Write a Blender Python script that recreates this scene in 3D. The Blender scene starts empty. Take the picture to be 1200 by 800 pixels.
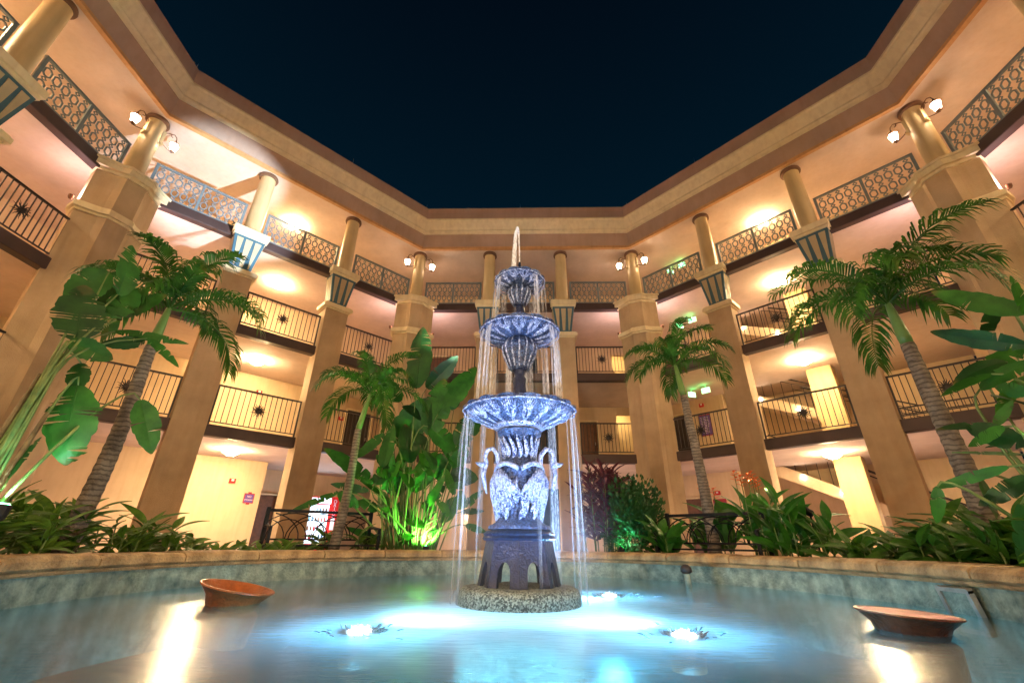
import bpy, bmesh, math, random
from mathutils import Vector, Matrix
R = math.radians
random.seed(7)
sc = bpy.context.scene
col = sc.collection

# ------------------------------------------------------------------ camera
cd = bpy.data.cameras.new('camera'); cam = bpy.data.objects.new('camera', cd); col.objects.link(cam)
Fv = Vector((-0.025639, 0.905968, 0.42257)); Rv = Vector((0.999669, 0.024099, 0.008986)).normalized()
Uv = Rv.cross(Fv).normalized(); Fv = Uv.cross(Rv).normalized()
M3 = Matrix((Rv, Uv, -Fv)).transposed()
cam.matrix_world = Matrix.Translation((-0.094, 0, 0.6)) @ M3.to_4x4()
cd.sensor_width = 36; cd.lens = 15.024; cd.clip_start = 0.02; cd.clip_end = 800
sc.camera = cam

# ------------------------------------------------------------------ night sky
w = bpy.data.worlds.new('World'); sc.world = w; w.use_nodes = True
nt = w.node_tree; nt.nodes.clear()
def N(t, kind, **kw):
    n = t.nodes.new(kind)
    for k, v in kw.items(): setattr(n, k, v)
    return n
tc = N(nt, 'ShaderNodeTexCoord'); sep = N(nt, 'ShaderNodeSeparateXYZ'); rmp = N(nt, 'ShaderNodeValToRGB')
nt.links.new(tc.outputs['Generated'], sep.inputs[0]); nt.links.new(sep.outputs['Z'], rmp.inputs[0])
rmp.color_ramp.elements[0].position = 0.25; rmp.color_ramp.elements[0].color = (0.0003, 0.0052, 0.0100, 1)
rmp.color_ramp.elements[1].position = 0.95; rmp.color_ramp.elements[1].color = (0.0002, 0.0008, 0.0020, 1)
bg = N(nt, 'ShaderNodeBackground'); bg.inputs[1].default_value = 1.0
out = N(nt, 'ShaderNodeOutputWorld')
nt.links.new(rmp.outputs[0], bg.inputs[0]); nt.links.new(bg.outputs[0], out.inputs[0])

sc.view_settings.view_transform = 'Standard'; sc.view_settings.look = 'None'
sc.view_settings.exposure = 1.7; sc.view_settings.gamma = 1.0
sc.render.engine = 'CYCLES'
cy = sc.cycles
cy.use_denoising = True; cy.max_bounces = 6; cy.diffuse_bounces = 4; cy.glossy_bounces = 3
cy.transmission_bounces = 4; cy.transparent_max_bounces = 24; cy.sample_clamp_indirect = 3.0; cy.sample_clamp_direct = 0
cy.caustics_reflective = False; cy.caustics_refractive = False; cy.use_light_tree = True

# ------------------------------------------------------------------ materials
def mat(name, base, rough=0.6, var=0.12, scale=3.0, bump=0.0, bscale=40.0, metal=0.0, emis=None, estr=0.0, base2=None, spec=0.5, transl=0.0, dirt=0.0):
    m = bpy.data.materials.new(name); m.use_nodes = True; t = m.node_tree
    b = t.nodes['Principled BSDF']; o = t.nodes['Material Output']
    tcn = N(t, 'ShaderNodeTexCoord')
    nz = N(t, 'ShaderNodeTexNoise'); nz.inputs['Scale'].default_value = scale; nz.inputs['Detail'].default_value = 6; nz.inputs['Roughness'].default_value = 0.62
    t.links.new(tcn.outputs['Object'], nz.inputs['Vector'])
    r = N(t, 'ShaderNodeValToRGB')
    c1 = tuple(x * (1 - var) for x in base); c2 = tuple(min(1, x * (1 + var)) for x in (base2 or base))
    r.color_ramp.elements[0].position = 0.32; r.color_ramp.elements[0].color = (*c1, 1)
    r.color_ramp.elements[1].position = 0.68; r.color_ramp.elements[1].color = (*c2, 1)
    t.links.new(nz.outputs['Fac'], r.inputs[0])
    cs = r.outputs[0]
    if dirt:
        mp = N(t, 'ShaderNodeMapping'); mp.inputs['Scale'].default_value = (5, 5, 0.5)
        n2 = N(t, 'ShaderNodeTexNoise'); n2.inputs['Scale'].default_value = 1.6; n2.inputs['Detail'].default_value = 8
        t.links.new(tcn.outputs['Object'], mp.inputs[0]); t.links.new(mp.outputs[0], n2.inputs['Vector'])
        rr = N(t, 'ShaderNodeValToRGB'); rr.color_ramp.elements[0].position = 0.3; rr.color_ramp.elements[1].position = 0.55
        v = 1 - dirt; rr.color_ramp.elements[0].color = (v, v * 0.97, v * 0.93, 1); rr.color_ramp.elements[1].color = (1, 1, 1, 1)
        t.links.new(n2.outputs['Fac'], rr.inputs[0])
        mx = N(t, 'ShaderNodeMix', data_type='RGBA', blend_type='MULTIPLY'); mx.inputs['Factor'].default_value = 1
        t.links.new(cs, mx.inputs['A']); t.links.new(rr.outputs[0], mx.inputs['B']); cs = mx.outputs['Result']
    t.links.new(cs, b.inputs['Base Color'])
    b.inputs['Roughness'].default_value = rough; b.inputs['Metallic'].default_value = metal
    b.inputs['Specular IOR Level'].default_value = spec
    if bump:
        bn = N(t, 'ShaderNodeTexNoise'); bn.inputs['Scale'].default_value = bscale; bn.inputs['Detail'].default_value = 5
        t.links.new(tcn.outputs['Object'], bn.inputs['Vector'])
        bp = N(t, 'ShaderNodeBump'); bp.inputs['Strength'].default_value = bump; bp.inputs['Distance'].default_value = 0.02
        t.links.new(bn.outputs['Fac'], bp.inputs['Height']); t.links.new(bp.outputs[0], b.inputs['Normal'])
    if emis:
        b.inputs['Emission Color'].default_value = (*emis, 1); b.inputs['Emission Strength'].default_value = estr
    if transl:
        tr = N(t, 'ShaderNodeBsdfTranslucent'); ms = N(t, 'ShaderNodeMixShader'); ms.inputs[0].default_value = transl
        t.links.new(cs, tr.inputs[0]); t.links.new(b.outputs[0], ms.inputs[1]); t.links.new(tr.outputs[0], ms.inputs[2])
        t.links.new(ms.outputs[0], o.inputs[0])
    return m

M = {}
M['wall'] = mat('hall_stucco', (0.64, 0.49, 0.31), 0.8, 0.11, 0.9, 0.35, 60, dirt=0.06)
M['pier'] = mat('pier_stucco', (0.53, 0.39, 0.24), 0.8, 0.20, 0.7, 0.4, 55, dirt=0.06)
M['ceiling'] = mat('ceiling_stucco', (0.68, 0.55, 0.46), 0.85, 0.12, 0.8, 0.3, 70, dirt=0.03)
M['trim'] = mat('cream_trim', (0.80, 0.69, 0.45), 0.6, 0.08, 2.5, 0.25, 60, dirt=0.10)
M['column'] = mat('column_plaster', (0.62, 0.48, 0.26), 0.45, 0.06, 1.5, 0.12, 50, dirt=0.10)
M['friezewall'] = mat('frieze_stucco', (0.44, 0.31, 0.24), 0.8, 0.14, 0.7, 0.3, 50, dirt=0.05)
M['lip'] = mat('ochre_lip', (0.60, 0.33, 0.14), 0.6, 0.08, 2, 0.2, 50, dirt=0.15)
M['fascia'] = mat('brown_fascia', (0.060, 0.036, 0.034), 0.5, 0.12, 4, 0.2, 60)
M['iron'] = mat('black_iron', (0.020, 0.014, 0.016), 0.4, 0.15, 8)
M['bluegrey'] = mat('blue_grey_paint', (0.17, 0.22, 0.25), 0.45, 0.10, 6, 0.1, 80)
M['blue'] = mat('blue_paint', (0.045, 0.12, 0.17), 0.45, 0.12, 6, 0.15, 80)
M['ring'] = mat('brown_ring', (0.16, 0.085, 0.05), 0.5, 0.1, 5)
M['yellow'] = mat('yellow_stucco', (0.46, 0.34, 0.17), 0.8, 0.07, 1.5, 0.3, 60, dirt=0.08)
M['dark'] = mat('dark_recess', (0.03, 0.022, 0.022), 0.6)
M['wood'] = mat('brown_wood', (0.14, 0.06, 0.03), 0.5, 0.3, 6, 0.2, 40)
M['darkglass'] = mat('dark_door_glass', (0.02, 0.045, 0.09), 0.08, 0.3, 1.5)
M['white'] = mat('white_plastic', (0.75, 0.75, 0.74), 0.4, 0.04)
M['red'] = mat('red_plastic', (0.55, 0.01, 0.012), 0.4, 0.08)
M['purple'] = mat('purple_sign', (0.12, 0.07, 0.30), 0.4, 0.1, 20)
M['maroon'] = mat('maroon_sign_edge', (0.30, 0.02, 0.04), 0.4, 0.1)
M['signwhite'] = mat('sign_lettering', (0.7, 0.66, 0.8), 0.5, 0.02)
M['lamp'] = mat('warm_lamp_glass', (1, 0.85, 0.6), 0.3, 0.02, emis=(1.0, 0.72, 0.38), estr=165)
M['lantern'] = mat('lantern_glass', (1, 0.9, 0.85), 0.3, 0.02, emis=(1.0, 0.74, 0.52), estr=28)
M['steplamp'] = mat('step_lamp_glass', (1, 0.9, 0.8), 0.3, 0.02, emis=(1.0, 0.84, 0.66), estr=50)
M['brass'] = mat('bronze_metal', (0.14, 0.07, 0.045), 0.4, 0.15, 10, metal=0.6)
M['exit'] = mat('exit_sign_face', (0.3, 0.9, 0.5), 0.4, 0.02, emis=(0.30, 1.0, 0.45), estr=1.6)
M['exitletter'] = mat('exit_sign_letters', (0.0, 0.5, 0.12), 0.4, 0.02, emis=(0.0, 0.9, 0.18), estr=0.8)
M['stone'] = mat('coping_stone', (0.36, 0.22, 0.10), 0.6, 0.25, 7, 0.9, 55, dirt=0.3, base2=(0.50, 0.33, 0.16))
M['poolwall'] = mat('pool_wall_plaster', (0.17, 0.27, 0.24), 0.6, 0.35, 9, 0.8, 45, dirt=0.3, base2=(0.30, 0.37, 0.31))
M['soil'] = mat('planter_soil', (0.03, 0.02, 0.012), 0.95, 0.4, 20, 1.0, 60)
M['ground'] = mat('courtyard_paving', (0.28, 0.17, 0.11), 0.7, 0.15, 3, 0.4, 30)
M['terracotta'] = mat('terracotta', (0.36, 0.11, 0.035), 0.35, 0.35, 9, 0.5, 30)
M['terrawet'] = mat('dark_terracotta', (0.16, 0.045, 0.020), 0.3, 0.35, 9, 0.5, 30)
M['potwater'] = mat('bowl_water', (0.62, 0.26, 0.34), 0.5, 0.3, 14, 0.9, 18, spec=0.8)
M['bench'] = mat('black_bench_metal', (0.010, 0.010, 0.012), 0.5, 0.1, 8, spec=0.15)
M['chrome'] = mat('dull_metal', (0.45, 0.42, 0.38), 0.35, 0.2, 12, 0.3, 40, metal=0.5)
M['flower'] = mat('orange_petals', (0.75, 0.14, 0.02), 0.5, 0.3, 20, transl=0.3)
M['vendwhite'] = mat('vending_light_panel', (0.8, 0.9, 1), 0.4, 0.02, emis=(0.55, 0.78, 1.0), estr=0.8)
M['uwlamp'] = mat('pool_lamp_lens', (1, 1, 1), 0.3, 0.02, emis=(0.85, 0.90, 1.0), estr=6)
M['greenlamp'] = mat('green_lamp_lens', (0.2, 1, 0.5), 0.3, 0.02, emis=(0.15, 1.0, 0.45), estr=6)
M['trunk'] = mat('palm_trunk', (0.13, 0.095, 0.07), 0.8, 0.25, 9, 0.6, 50, base2=(0.20, 0.16, 0.12))
M['crownshaft'] = mat('green_crownshaft', (0.10, 0.20, 0.045), 0.4, 0.2, 4)
M['stem'] = mat('green_stem', (0.04, 0.12, 0.02), 0.5, 0.3, 6, base2=(0.13, 0.17, 0.045))
M['drystem'] = mat('dry_stem', (0.16, 0.12, 0.06), 0.7, 0.4, 12, 0.5, 40)

tq = M['trunk'].node_tree; bq = tq.nodes['Principled BSDF']; wv_ = N(tq, 'ShaderNodeTexWave'); wv_.bands_direction = 'Z'; wv_.inputs['Scale'].default_value = 6.5; wv_.inputs['Distortion'].default_value = 4.0; wv_.inputs['Detail Scale'].default_value = 2.0
cq = N(tq, 'ShaderNodeTexCoord'); tq.links.new(cq.outputs['Object'], wv_.inputs['Vector']); rq = N(tq, 'ShaderNodeValToRGB'); rq.color_ramp.elements[0].position = .12; rq.color_ramp.elements[0].color = (.50, .47, .44, 1); rq.color_ramp.elements[1].position = .4; rq.color_ramp.elements[1].color = (1, 1, 1, 1)
tq.links.new(wv_.outputs['Fac'], rq.inputs[0]); xq = N(tq, 'ShaderNodeMix', data_type='RGBA', blend_type='MULTIPLY'); xq.inputs['Factor'].default_value = 1
src_ = bq.inputs['Base Color'].links[0].from_socket; tq.links.new(src_, xq.inputs['A']); tq.links.new(rq.outputs[0], xq.inputs['B']); tq.links.new(xq.outputs['Result'], bq.inputs['Base Color'])

def leafmat(name, base, base2, rough=0.42, tr=0.28, vein=70.0, spec=0.3):
    m = mat(name, base, rough, 0.15, 5.0, base2=base2, transl=tr, spec=spec)
    t = m.node_tree; b = t.nodes['Principled BSDF']
    uv = N(t, 'ShaderNodeUVMap'); sp = N(t, 'ShaderNodeSeparateXYZ'); t.links.new(uv.outputs[0], sp.inputs[0])
    ab = N(t, 'ShaderNodeMath', operation='ABSOLUTE'); t.links.new(sp.outputs['X'], ab.inputs[0])
    a = N(t, 'ShaderNodeMath', operation='MULTIPLY'); a.inputs[1].default_value = -0.12; t.links.new(ab.outputs[0], a.inputs[0])
    s = N(t, 'ShaderNodeMath', operation='ADD'); t.links.new(a.outputs[0], s.inputs[0]); t.links.new(sp.outputs['Y'], s.inputs[1])
    nz_ = N(t, 'ShaderNodeTexNoise'); nz_.inputs['Scale'].default_value = 9; tc_ = N(t, 'ShaderNodeTexCoord'); t.links.new(tc_.outputs['Object'], nz_.inputs['Vector'])
    ag = N(t, 'ShaderNodeMath', operation='MULTIPLY_ADD'); ag.inputs[1].default_value = .5; t.links.new(nz_.outputs['Fac'], ag.inputs[0]); t.links.new(sp.outputs['Y'], ag.inputs[2])
    ar = N(t, 'ShaderNodeMapRange'); ar.inputs['From Min'].default_value = 1.16; ar.inputs['From Max'].default_value = 1.34; ar.inputs['To Max'].default_value = .85; t.links.new(ag.outputs[0], ar.inputs['Value'])
    am = N(t, 'ShaderNodeMix', data_type='RGBA'); am.inputs['B'].default_value = (.16, .10, .03, 1); t.links.new(ar.outputs[0], am.inputs['Factor'])
    c0 = b.inputs['Base Color'].links[0].from_socket; t.links.new(c0, am.inputs['A']); t.links.new(am.outputs['Result'], b.inputs['Base Color'])
    k = N(t, 'ShaderNodeMath', operation='MULTIPLY'); k.inputs[1].default_value = vein * 4; t.links.new(s.outputs[0], k.inputs[0])
    sn = N(t, 'ShaderNodeMath', operation='SINE'); t.links.new(k.outputs[0], sn.inputs[0])
    bp = N(t, 'ShaderNodeBump'); bp.inputs['Strength'].default_value = 0.22; bp.inputs['Distance'].default_value = 0.002
    t.links.new(sn.outputs[0], bp.inputs['Height']); t.links.new(bp.outputs[0], b.inputs['Normal'])
    return m
M['banana'] = leafmat('banana_leaf', (0.010, 0.075, 0.010), (0.030, 0.135, 0.016))
M['banana_dark'] = leafmat('dark_banana_leaf', (0.006, 0.040, 0.009), (0.016, 0.075, 0.012))
M['frond'] = leafmat('palm_leaflet', (0.014, 0.080, 0.012), (0.060, 0.175, 0.022), tr=0.35)
M['ginger'] = leafmat('ginger_leaf', (0.025, 0.11, 0.010), (0.17, 0.27, 0.03), vein=30)
M['canna'] = leafmat('canna_leaf', (0.016, 0.11, 0.008), (0.05, 0.19, 0.018), vein=30)
M['broad'] = leafmat('broad_leaf', (0.026, 0.11, 0.010), (0.075, 0.19, 0.018), vein=24)
M['bush'] = leafmat('bush_leaf', (0.014, 0.060, 0.012), (0.035, 0.10, 0.02), vein=10)
M['cordyline'] = leafmat('purple_leaf', (0.055, 0.010, 0.020), (0.13, 0.022, 0.030), vein=10)

# cast-iron fountain: blue-grey iron, lit high spots and shaded grooves painted into its colour
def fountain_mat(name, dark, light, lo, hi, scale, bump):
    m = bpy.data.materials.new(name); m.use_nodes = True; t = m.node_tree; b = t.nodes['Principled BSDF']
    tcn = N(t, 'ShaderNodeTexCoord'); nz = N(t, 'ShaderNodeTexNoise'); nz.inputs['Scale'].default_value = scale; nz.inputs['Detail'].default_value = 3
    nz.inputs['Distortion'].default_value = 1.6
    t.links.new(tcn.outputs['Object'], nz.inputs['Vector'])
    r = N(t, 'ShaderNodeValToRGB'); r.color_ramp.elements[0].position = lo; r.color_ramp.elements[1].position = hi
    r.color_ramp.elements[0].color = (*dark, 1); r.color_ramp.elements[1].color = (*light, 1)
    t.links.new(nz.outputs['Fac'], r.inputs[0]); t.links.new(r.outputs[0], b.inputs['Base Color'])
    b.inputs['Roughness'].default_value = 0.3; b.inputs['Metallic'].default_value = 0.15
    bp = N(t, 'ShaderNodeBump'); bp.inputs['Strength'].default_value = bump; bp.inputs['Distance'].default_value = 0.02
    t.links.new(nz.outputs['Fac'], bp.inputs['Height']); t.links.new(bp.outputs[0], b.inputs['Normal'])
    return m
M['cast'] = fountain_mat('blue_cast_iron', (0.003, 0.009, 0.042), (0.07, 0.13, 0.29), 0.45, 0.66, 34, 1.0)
M['castlit'] = fountain_mat('lit_cast_relief', (0.012, 0.04, 0.16), (0.40, 0.47, 0.66), 0.42, 0.60, 38, 1.0)
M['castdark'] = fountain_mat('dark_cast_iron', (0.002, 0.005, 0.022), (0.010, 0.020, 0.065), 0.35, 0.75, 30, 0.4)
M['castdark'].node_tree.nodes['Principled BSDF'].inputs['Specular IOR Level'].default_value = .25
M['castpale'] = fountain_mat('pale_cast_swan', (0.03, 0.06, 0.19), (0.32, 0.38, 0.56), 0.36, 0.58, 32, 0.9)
m = mat('exposed_aggregate', (0.20, 0.22, 0.18), 0.7, 0.2, 6, 0.8, 60); M['aggregate'] = m
t = m.node_tree; vo = N(t, 'ShaderNodeTexVoronoi'); vo.inputs['Scale'].default_value = 95
tcn = N(t, 'ShaderNodeTexCoord'); t.links.new(tcn.outputs['Object'], vo.inputs['Vector'])
r = N(t, 'ShaderNodeValToRGB'); e = r.color_ramp.elements; e[0].position = 0.2; e[0].color = (0.05, 0.065, 0.06, 1); e[1].position = 0.8; e[1].color = (0.34, 0.40, 0.36, 1)
sx = N(t, 'ShaderNodeSeparateXYZ'); t.links.new(vo.outputs['Color'], sx.inputs[0]); t.links.new(sx.outputs[0], r.inputs[0]); t.links.new(r.outputs[0], t.nodes['Principled BSDF'].inputs['Base Color'])

def water_mat():
    m = bpy.data.materials.new('pool_water'); m.use_nodes = True; t = m.node_tree; t.nodes.clear()
    o = N(t, 'ShaderNodeOutputMaterial'); tcn = N(t, 'ShaderNodeTexCoord')
    tr = N(t, 'ShaderNodeBsdfTransparent'); tr.inputs[0].default_value = (0.45, 0.82, 0.86, 1)
    df = N(t, 'ShaderNodeBsdfDiffuse'); df.inputs[0].default_value = (0.55, 0.76, 0.88, 1)
    tl = N(t, 'ShaderNodeBsdfTranslucent'); tl.inputs[0].default_value = (0.50, 0.76, 0.90, 1)
    ad = N(t, 'ShaderNodeMixShader'); ad.inputs[0].default_value = 0.5
    t.links.new(df.outputs[0], ad.inputs[1]); t.links.new(tl.outputs[0], ad.inputs[2])
    # aeration: bubbles plus painted-in lamp glow, white by the fountain, bluer and clearer outward
    ln = N(t, 'ShaderNodeVectorMath', operation='DISTANCE'); ln.inputs[1].default_value = (0.12, -0.05, 0)
    mp = N(t, 'ShaderNodeMapping'); mp.inputs['Scale'].default_value = (1, 1, 0)
    t.links.new(tcn.outputs['Object'], mp.inputs[0]); t.links.new(mp.outputs[0], ln.inputs[0])
    nz = N(t, 'ShaderNodeTexNoise'); nz.inputs['Scale'].default_value = 1.4; nz.inputs['Detail'].default_value = 4
    t.links.new(tcn.outputs['Object'], nz.inputs['Vector'])
    mm = N(t, 'ShaderNodeMath', operation='MULTIPLY_ADD'); mm.inputs[1].default_value = 1.2; t.links.new(nz.outputs['Fac'], mm.inputs[0]); t.links.new(ln.outputs['Value'], mm.inputs[2])
    mr = N(t, 'ShaderNodeMapRange'); mr.interpolation_type = 'SMOOTHSTEP'
    mr.inputs['From Min'].default_value = 1.0; mr.inputs['From Max'].default_value = 3.4; mr.inputs['To Min'].default_value = 0.96; mr.inputs['To Max'].default_value = 0.12
    t.links.new(mm.outputs[0], mr.inputs['Value'])
    wc = N(t, 'ShaderNodeMapRange'); wc.interpolation_type = 'SMOOTHSTEP'; wc.inputs['From Min'].default_value = 1.2; wc.inputs['From Max'].default_value = 3.4; t.links.new(mm.outputs[0], wc.inputs['Value'])
    cm_ = N(t, 'ShaderNodeMix', data_type='RGBA'); cm_.inputs['A'].default_value = (0.74, 0.88, 0.95, 1); cm_.inputs['B'].default_value = (0.06, 0.36, 0.52, 1); t.links.new(wc.outputs[0], cm_.inputs['Factor'])
    t.links.new(cm_.outputs['Result'], df.inputs[0]); t.links.new(cm_.outputs['Result'], tl.inputs[0])
    mx = N(t, 'ShaderNodeMixShader'); t.links.new(mr.outputs[0], mx.inputs[0]); t.links.new(tr.outputs[0], mx.inputs[1]); t.links.new(ad.outputs[0], mx.inputs[2])
    gl = N(t, 'ShaderNodeBsdfGlossy'); gl.inputs['Roughness'].default_value = 0.21; gl.inputs[0].default_value = (1, 1, 1, 1)
    fr = N(t, 'ShaderNodeFresnel'); fr.inputs['IOR'].default_value = 1.33
    w1 = N(t, 'ShaderNodeTexNoise'); w1.inputs['Scale'].default_value = 7; w1.inputs['Detail'].default_value = 5
    mp2 = N(t, 'ShaderNodeMapping'); mp2.inputs['Scale'].default_value = (1, 3.2, 1)
    t.links.new(tcn.outputs['Object'], mp2.inputs[0]); t.links.new(mp2.outputs[0], w1.inputs['Vector'])
    bp = N(t, 'ShaderNodeBump'); bp.inputs['Strength'].default_value = 0.16; bp.inputs['Distance'].default_value = 0.02
    t.links.new(w1.outputs['Fac'], bp.inputs['Height'])
    for q in (gl, fr): t.links.new(bp.outputs[0], q.inputs['Normal'])
    m2 = N(t, 'ShaderNodeMixShader'); t.links.new(fr.outputs[0], m2.inputs[0]); t.links.new(mx.outputs[0], m2.inputs[1]); t.links.new(gl.outputs[0], m2.inputs[2])
    t.links.new(m2.outputs[0], o.inputs[0]); return m
M['water'] = water_mat()

def veil_mat(name, lo, hi, amax, sx=(26, 26, 0.6)):
    m = bpy.data.materials.new(name); m.use_nodes = True; t = m.node_tree; t.nodes.clear()
    o = N(t, 'ShaderNodeOutputMaterial'); tcn = N(t, 'ShaderNodeTexCoord'); mp = N(t, 'ShaderNodeMapping'); mp.inputs['Scale'].default_value = sx
    nz = N(t, 'ShaderNodeTexNoise'); nz.inputs['Scale'].default_value = 1.0; nz.inputs['Detail'].default_value = 3
    t.links.new(tcn.outputs['Object'], mp.inputs[0]); t.links.new(mp.outputs[0], nz.inputs['Vector'])
    n2 = N(t, 'ShaderNodeTexNoise'); n2.inputs['Scale'].default_value = 90; n2.inputs['Detail'].default_value = 1
    m3 = N(t, 'ShaderNodeMapping'); m3.inputs['Scale'].default_value = (1, 1, 0.25)
    t.links.new(tcn.outputs['Object'], m3.inputs[0]); t.links.new(m3.outputs[0], n2.inputs['Vector'])
    mr = N(t, 'ShaderNodeMapRange'); mr.inputs['From Min'].default_value = lo; mr.inputs['From Max'].default_value = hi; mr.inputs['To Max'].default_value = amax
    t.links.new(nz.outputs['Fac'], mr.inputs['Value'])
    mu = N(t, 'ShaderNodeMath', operation='MULTIPLY'); t.links.new(mr.outputs[0], mu.inputs[0]); t.links.new(n2.outputs['Fac'], mu.inputs[1])
    df = N(t, 'ShaderNodeBsdfDiffuse'); df.inputs[0].default_value = (0.85, 0.88, 0.97, 1)
    tl = N(t, 'ShaderNodeBsdfTranslucent'); tl.inputs[0].default_value = (0.9, 0.92, 1, 1)
    nn_ = N(t, 'ShaderNodeCombineXYZ')
    for i_, v_ in enumerate((0.0, -0.62, -0.78)): nn_.inputs[i_].default_value = v_
    t.links.new(nn_.outputs[0], df.inputs['Normal'])      # droplets scatter the light that comes up from the pool lamps
    a = N(t, 'ShaderNodeMixShader'); a.inputs[0].default_value = .35; t.links.new(df.outputs[0], a.inputs[1]); t.links.new(tl.outputs[0], a.inputs[2])
    tr = N(t, 'ShaderNodeBsdfTransparent'); mx = N(t, 'ShaderNodeMixShader')
    t.links.new(mu.outputs[0], mx.inputs[0]); t.links.new(tr.outputs[0], mx.inputs[1]); t.links.new(a.outputs[0], mx.inputs[2])
    t.links.new(mx.outputs[0], o.inputs[0]); return m
M['veil'] = veil_mat('falling_water', 0.30, 0.78, 0.95, (30, 30, .4))
M['mist'] = veil_mat('thin_falling_water', 0.50, 0.70, 0.45, (50, 50, 1.2))
M['thin'] = veil_mat('thin_streams', 0.30, 0.66, 1.1, (46, 46, .6))
M['spray'] = veil_mat('water_spray', 0.10, 0.55, 1.9, (30, 30, 4))

# ------------------------------------------------------------------ helpers
class MB:
    def __init__(s): s.v = []; s.f = []; s.uv = {}
    def add(s, vs, fs):
        n = len(s.v); s.v += [tuple(v) for v in vs]; s.f += [tuple(i + n for i in f) for f in fs]; return n
    def box(s, x0, x1, y0, y1, z0, z1, T=None):
        vs = [Vector((x, y, z)) for z in (z0, z1) for y in (y0, y1) for x in (x0, x1)]
        if T is not None: vs = [T @ v for v in vs]
        s.add(vs, [(0, 2, 3, 1), (4, 5, 7, 6), (0, 1, 5, 4), (2, 6, 7, 3), (0, 4, 6, 2), (1, 3, 7, 5)])
    def bar(s, a, b, wd, h=None, T=None):
        a = Vector(a); b = Vector(b); d = (b - a); L = d.length
        if L < 1e-6: return
        d /= L; up = Vector((0, 0, 1)) if abs(d.z) < 0.95 else Vector((0, 1, 0))
        x = d.cross(up).normalized(); y = x.cross(d); h = h or wd
        vs = [p + x * sx * wd / 2 + y * sy * h / 2 for p in (a, b) for sx, sy in ((-1, -1), (1, -1), (1, 1), (-1, 1))]
        if T is not None: vs = [T @ v for v in vs]
        s.add(vs, [(3, 2, 1, 0), (4, 5, 6, 7), (0, 1, 5, 4), (1, 2, 6, 5), (2, 3, 7, 6), (3, 0, 4, 7)])
    def tube(s, pts, rad, n=6, T=None, cap=True):
        pts = [Vector(p) for p in pts]; k = len(pts)
        if not isinstance(rad, (list, tuple)): rad = [rad] * k
        prev = None; vs = []
        for i, p in enumerate(pts):
            d = (pts[min(i + 1, k - 1)] - pts[max(i - 1, 0)]).normalized()
            if prev is None:
                u = Vector((0, 0, 1)) if abs(d.z) < 0.9 else Vector((1, 0, 0)); x = d.cross(u).normalized()
            else: x = (prev - d * prev.dot(d)).normalized()
            prev = x; y = d.cross(x)
            vs += [p + (x * math.cos(a) + y * math.sin(a)) * rad[i] for a in [2 * math.pi * j / n for j in range(n)]]
        if T is not None: vs = [T @ v for v in vs]
        fs = [(i * n + j, i * n + (j + 1) % n, (i + 1) * n + (j + 1) % n, (i + 1) * n + j) for i in range(k - 1) for j in range(n)]
        if cap: fs += [tuple(reversed(range(n))), tuple(range((k - 1) * n, k * n))]
        s.add(vs, fs)
    def lathe(s, prof, n=32, T=None, lobes=0, amp=None, closed=False):
        vs = []
        for i, (r, z) in enumerate(prof):
            for j in range(n):
                a = 2 * math.pi * j / n; rr = r; zz = z
                if lobes and amp:
                    q = abs(math.sin(lobes * a / 2)) ; rr = r * (1 + amp[i][0] * (q - 0.6)); zz = z + amp[i][1] * (q - 0.6)
                vs.append(Vector((rr * math.cos(a), rr * math.sin(a), zz)))
        if T is not None: vs = [T @ v for v in vs]
        k = len(prof)
        fs = [(i * n + j, i * n + (j + 1) % n, (i + 1) * n + (j + 1) % n, (i + 1) * n + j) for i in range(k - 1) for j in range(n)]
        if not closed: fs += [tuple(reversed(range(n))), tuple(range((k - 1) * n, k * n))]
        else: fs += [((k - 1) * n + j, (k - 1) * n + (j + 1) % n, (j + 1) % n, j) for j in range(n)]
        s.add(vs, fs)
    def prism(s, poly, z0, z1, T=None, poly2=None):
        n = len(poly); vs = [Vector((x, y, z0)) for x, y in poly] + [Vector((x, y, z1)) for x, y in (poly2 or poly)]
        if T is not None: vs = [T @ v for v in vs]
        s.add(vs, [tuple(reversed(range(n))), tuple(range(n, 2 * n))] + [(i, (i + 1) % n, n + (i + 1) % n, n + i) for i in range(n)])
    def mesh(s, name, m, smooth=False):
        me = bpy.data.meshes.new(name); me.from_pydata(s.v, [], s.f)
        if s.uv:
            l = me.uv_layers.new(name='UVMap')
            for lp in me.loops: l.data[lp.index].uv = s.uv.get(lp.vertex_index, (0, 0))
        me.materials.append(M[m]); me.update()
        if smooth: me.shade_smooth() if hasattr(me, 'shade_smooth') else [setattr(p, 'use_smooth', True) for p in me.polygons]
        return me
    def build(s, name, m, parent=None, smooth=False, loc=None):
        return put(name, s.mesh(name, m, smooth), parent, loc)
def put(name, me, parent=None, loc=None, T=None):
    o = bpy.data.objects.new(name, me); col.objects.link(o)
    if parent: o.parent = parent
    if T is not None: o.matrix_local = T
    elif loc is not None: o.location = loc
    return o
def tag(o, label, cat, group=None):
    o['label'] = label; o['category'] = cat
    if group: o['group'] = group
    return o
def thing(name, label, cat, loc=(0, 0, 0), group=None, T=None):
    o = bpy.data.objects.new(name, None); col.objects.link(o); o.empty_display_size = 0.1
    if T is not None: o.matrix_world = T
    else: o.location = loc
    return tag(o, label, cat, group)
def struct(o, kind='structure'): o['kind'] = kind; return o
def smooth_angle(me, deg=40):
    me.shade_smooth() if hasattr(me, 'shade_smooth') else None
    try: me.set_sharp_from_angle(angle=R(deg))
    except Exception: pass
    return me
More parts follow.
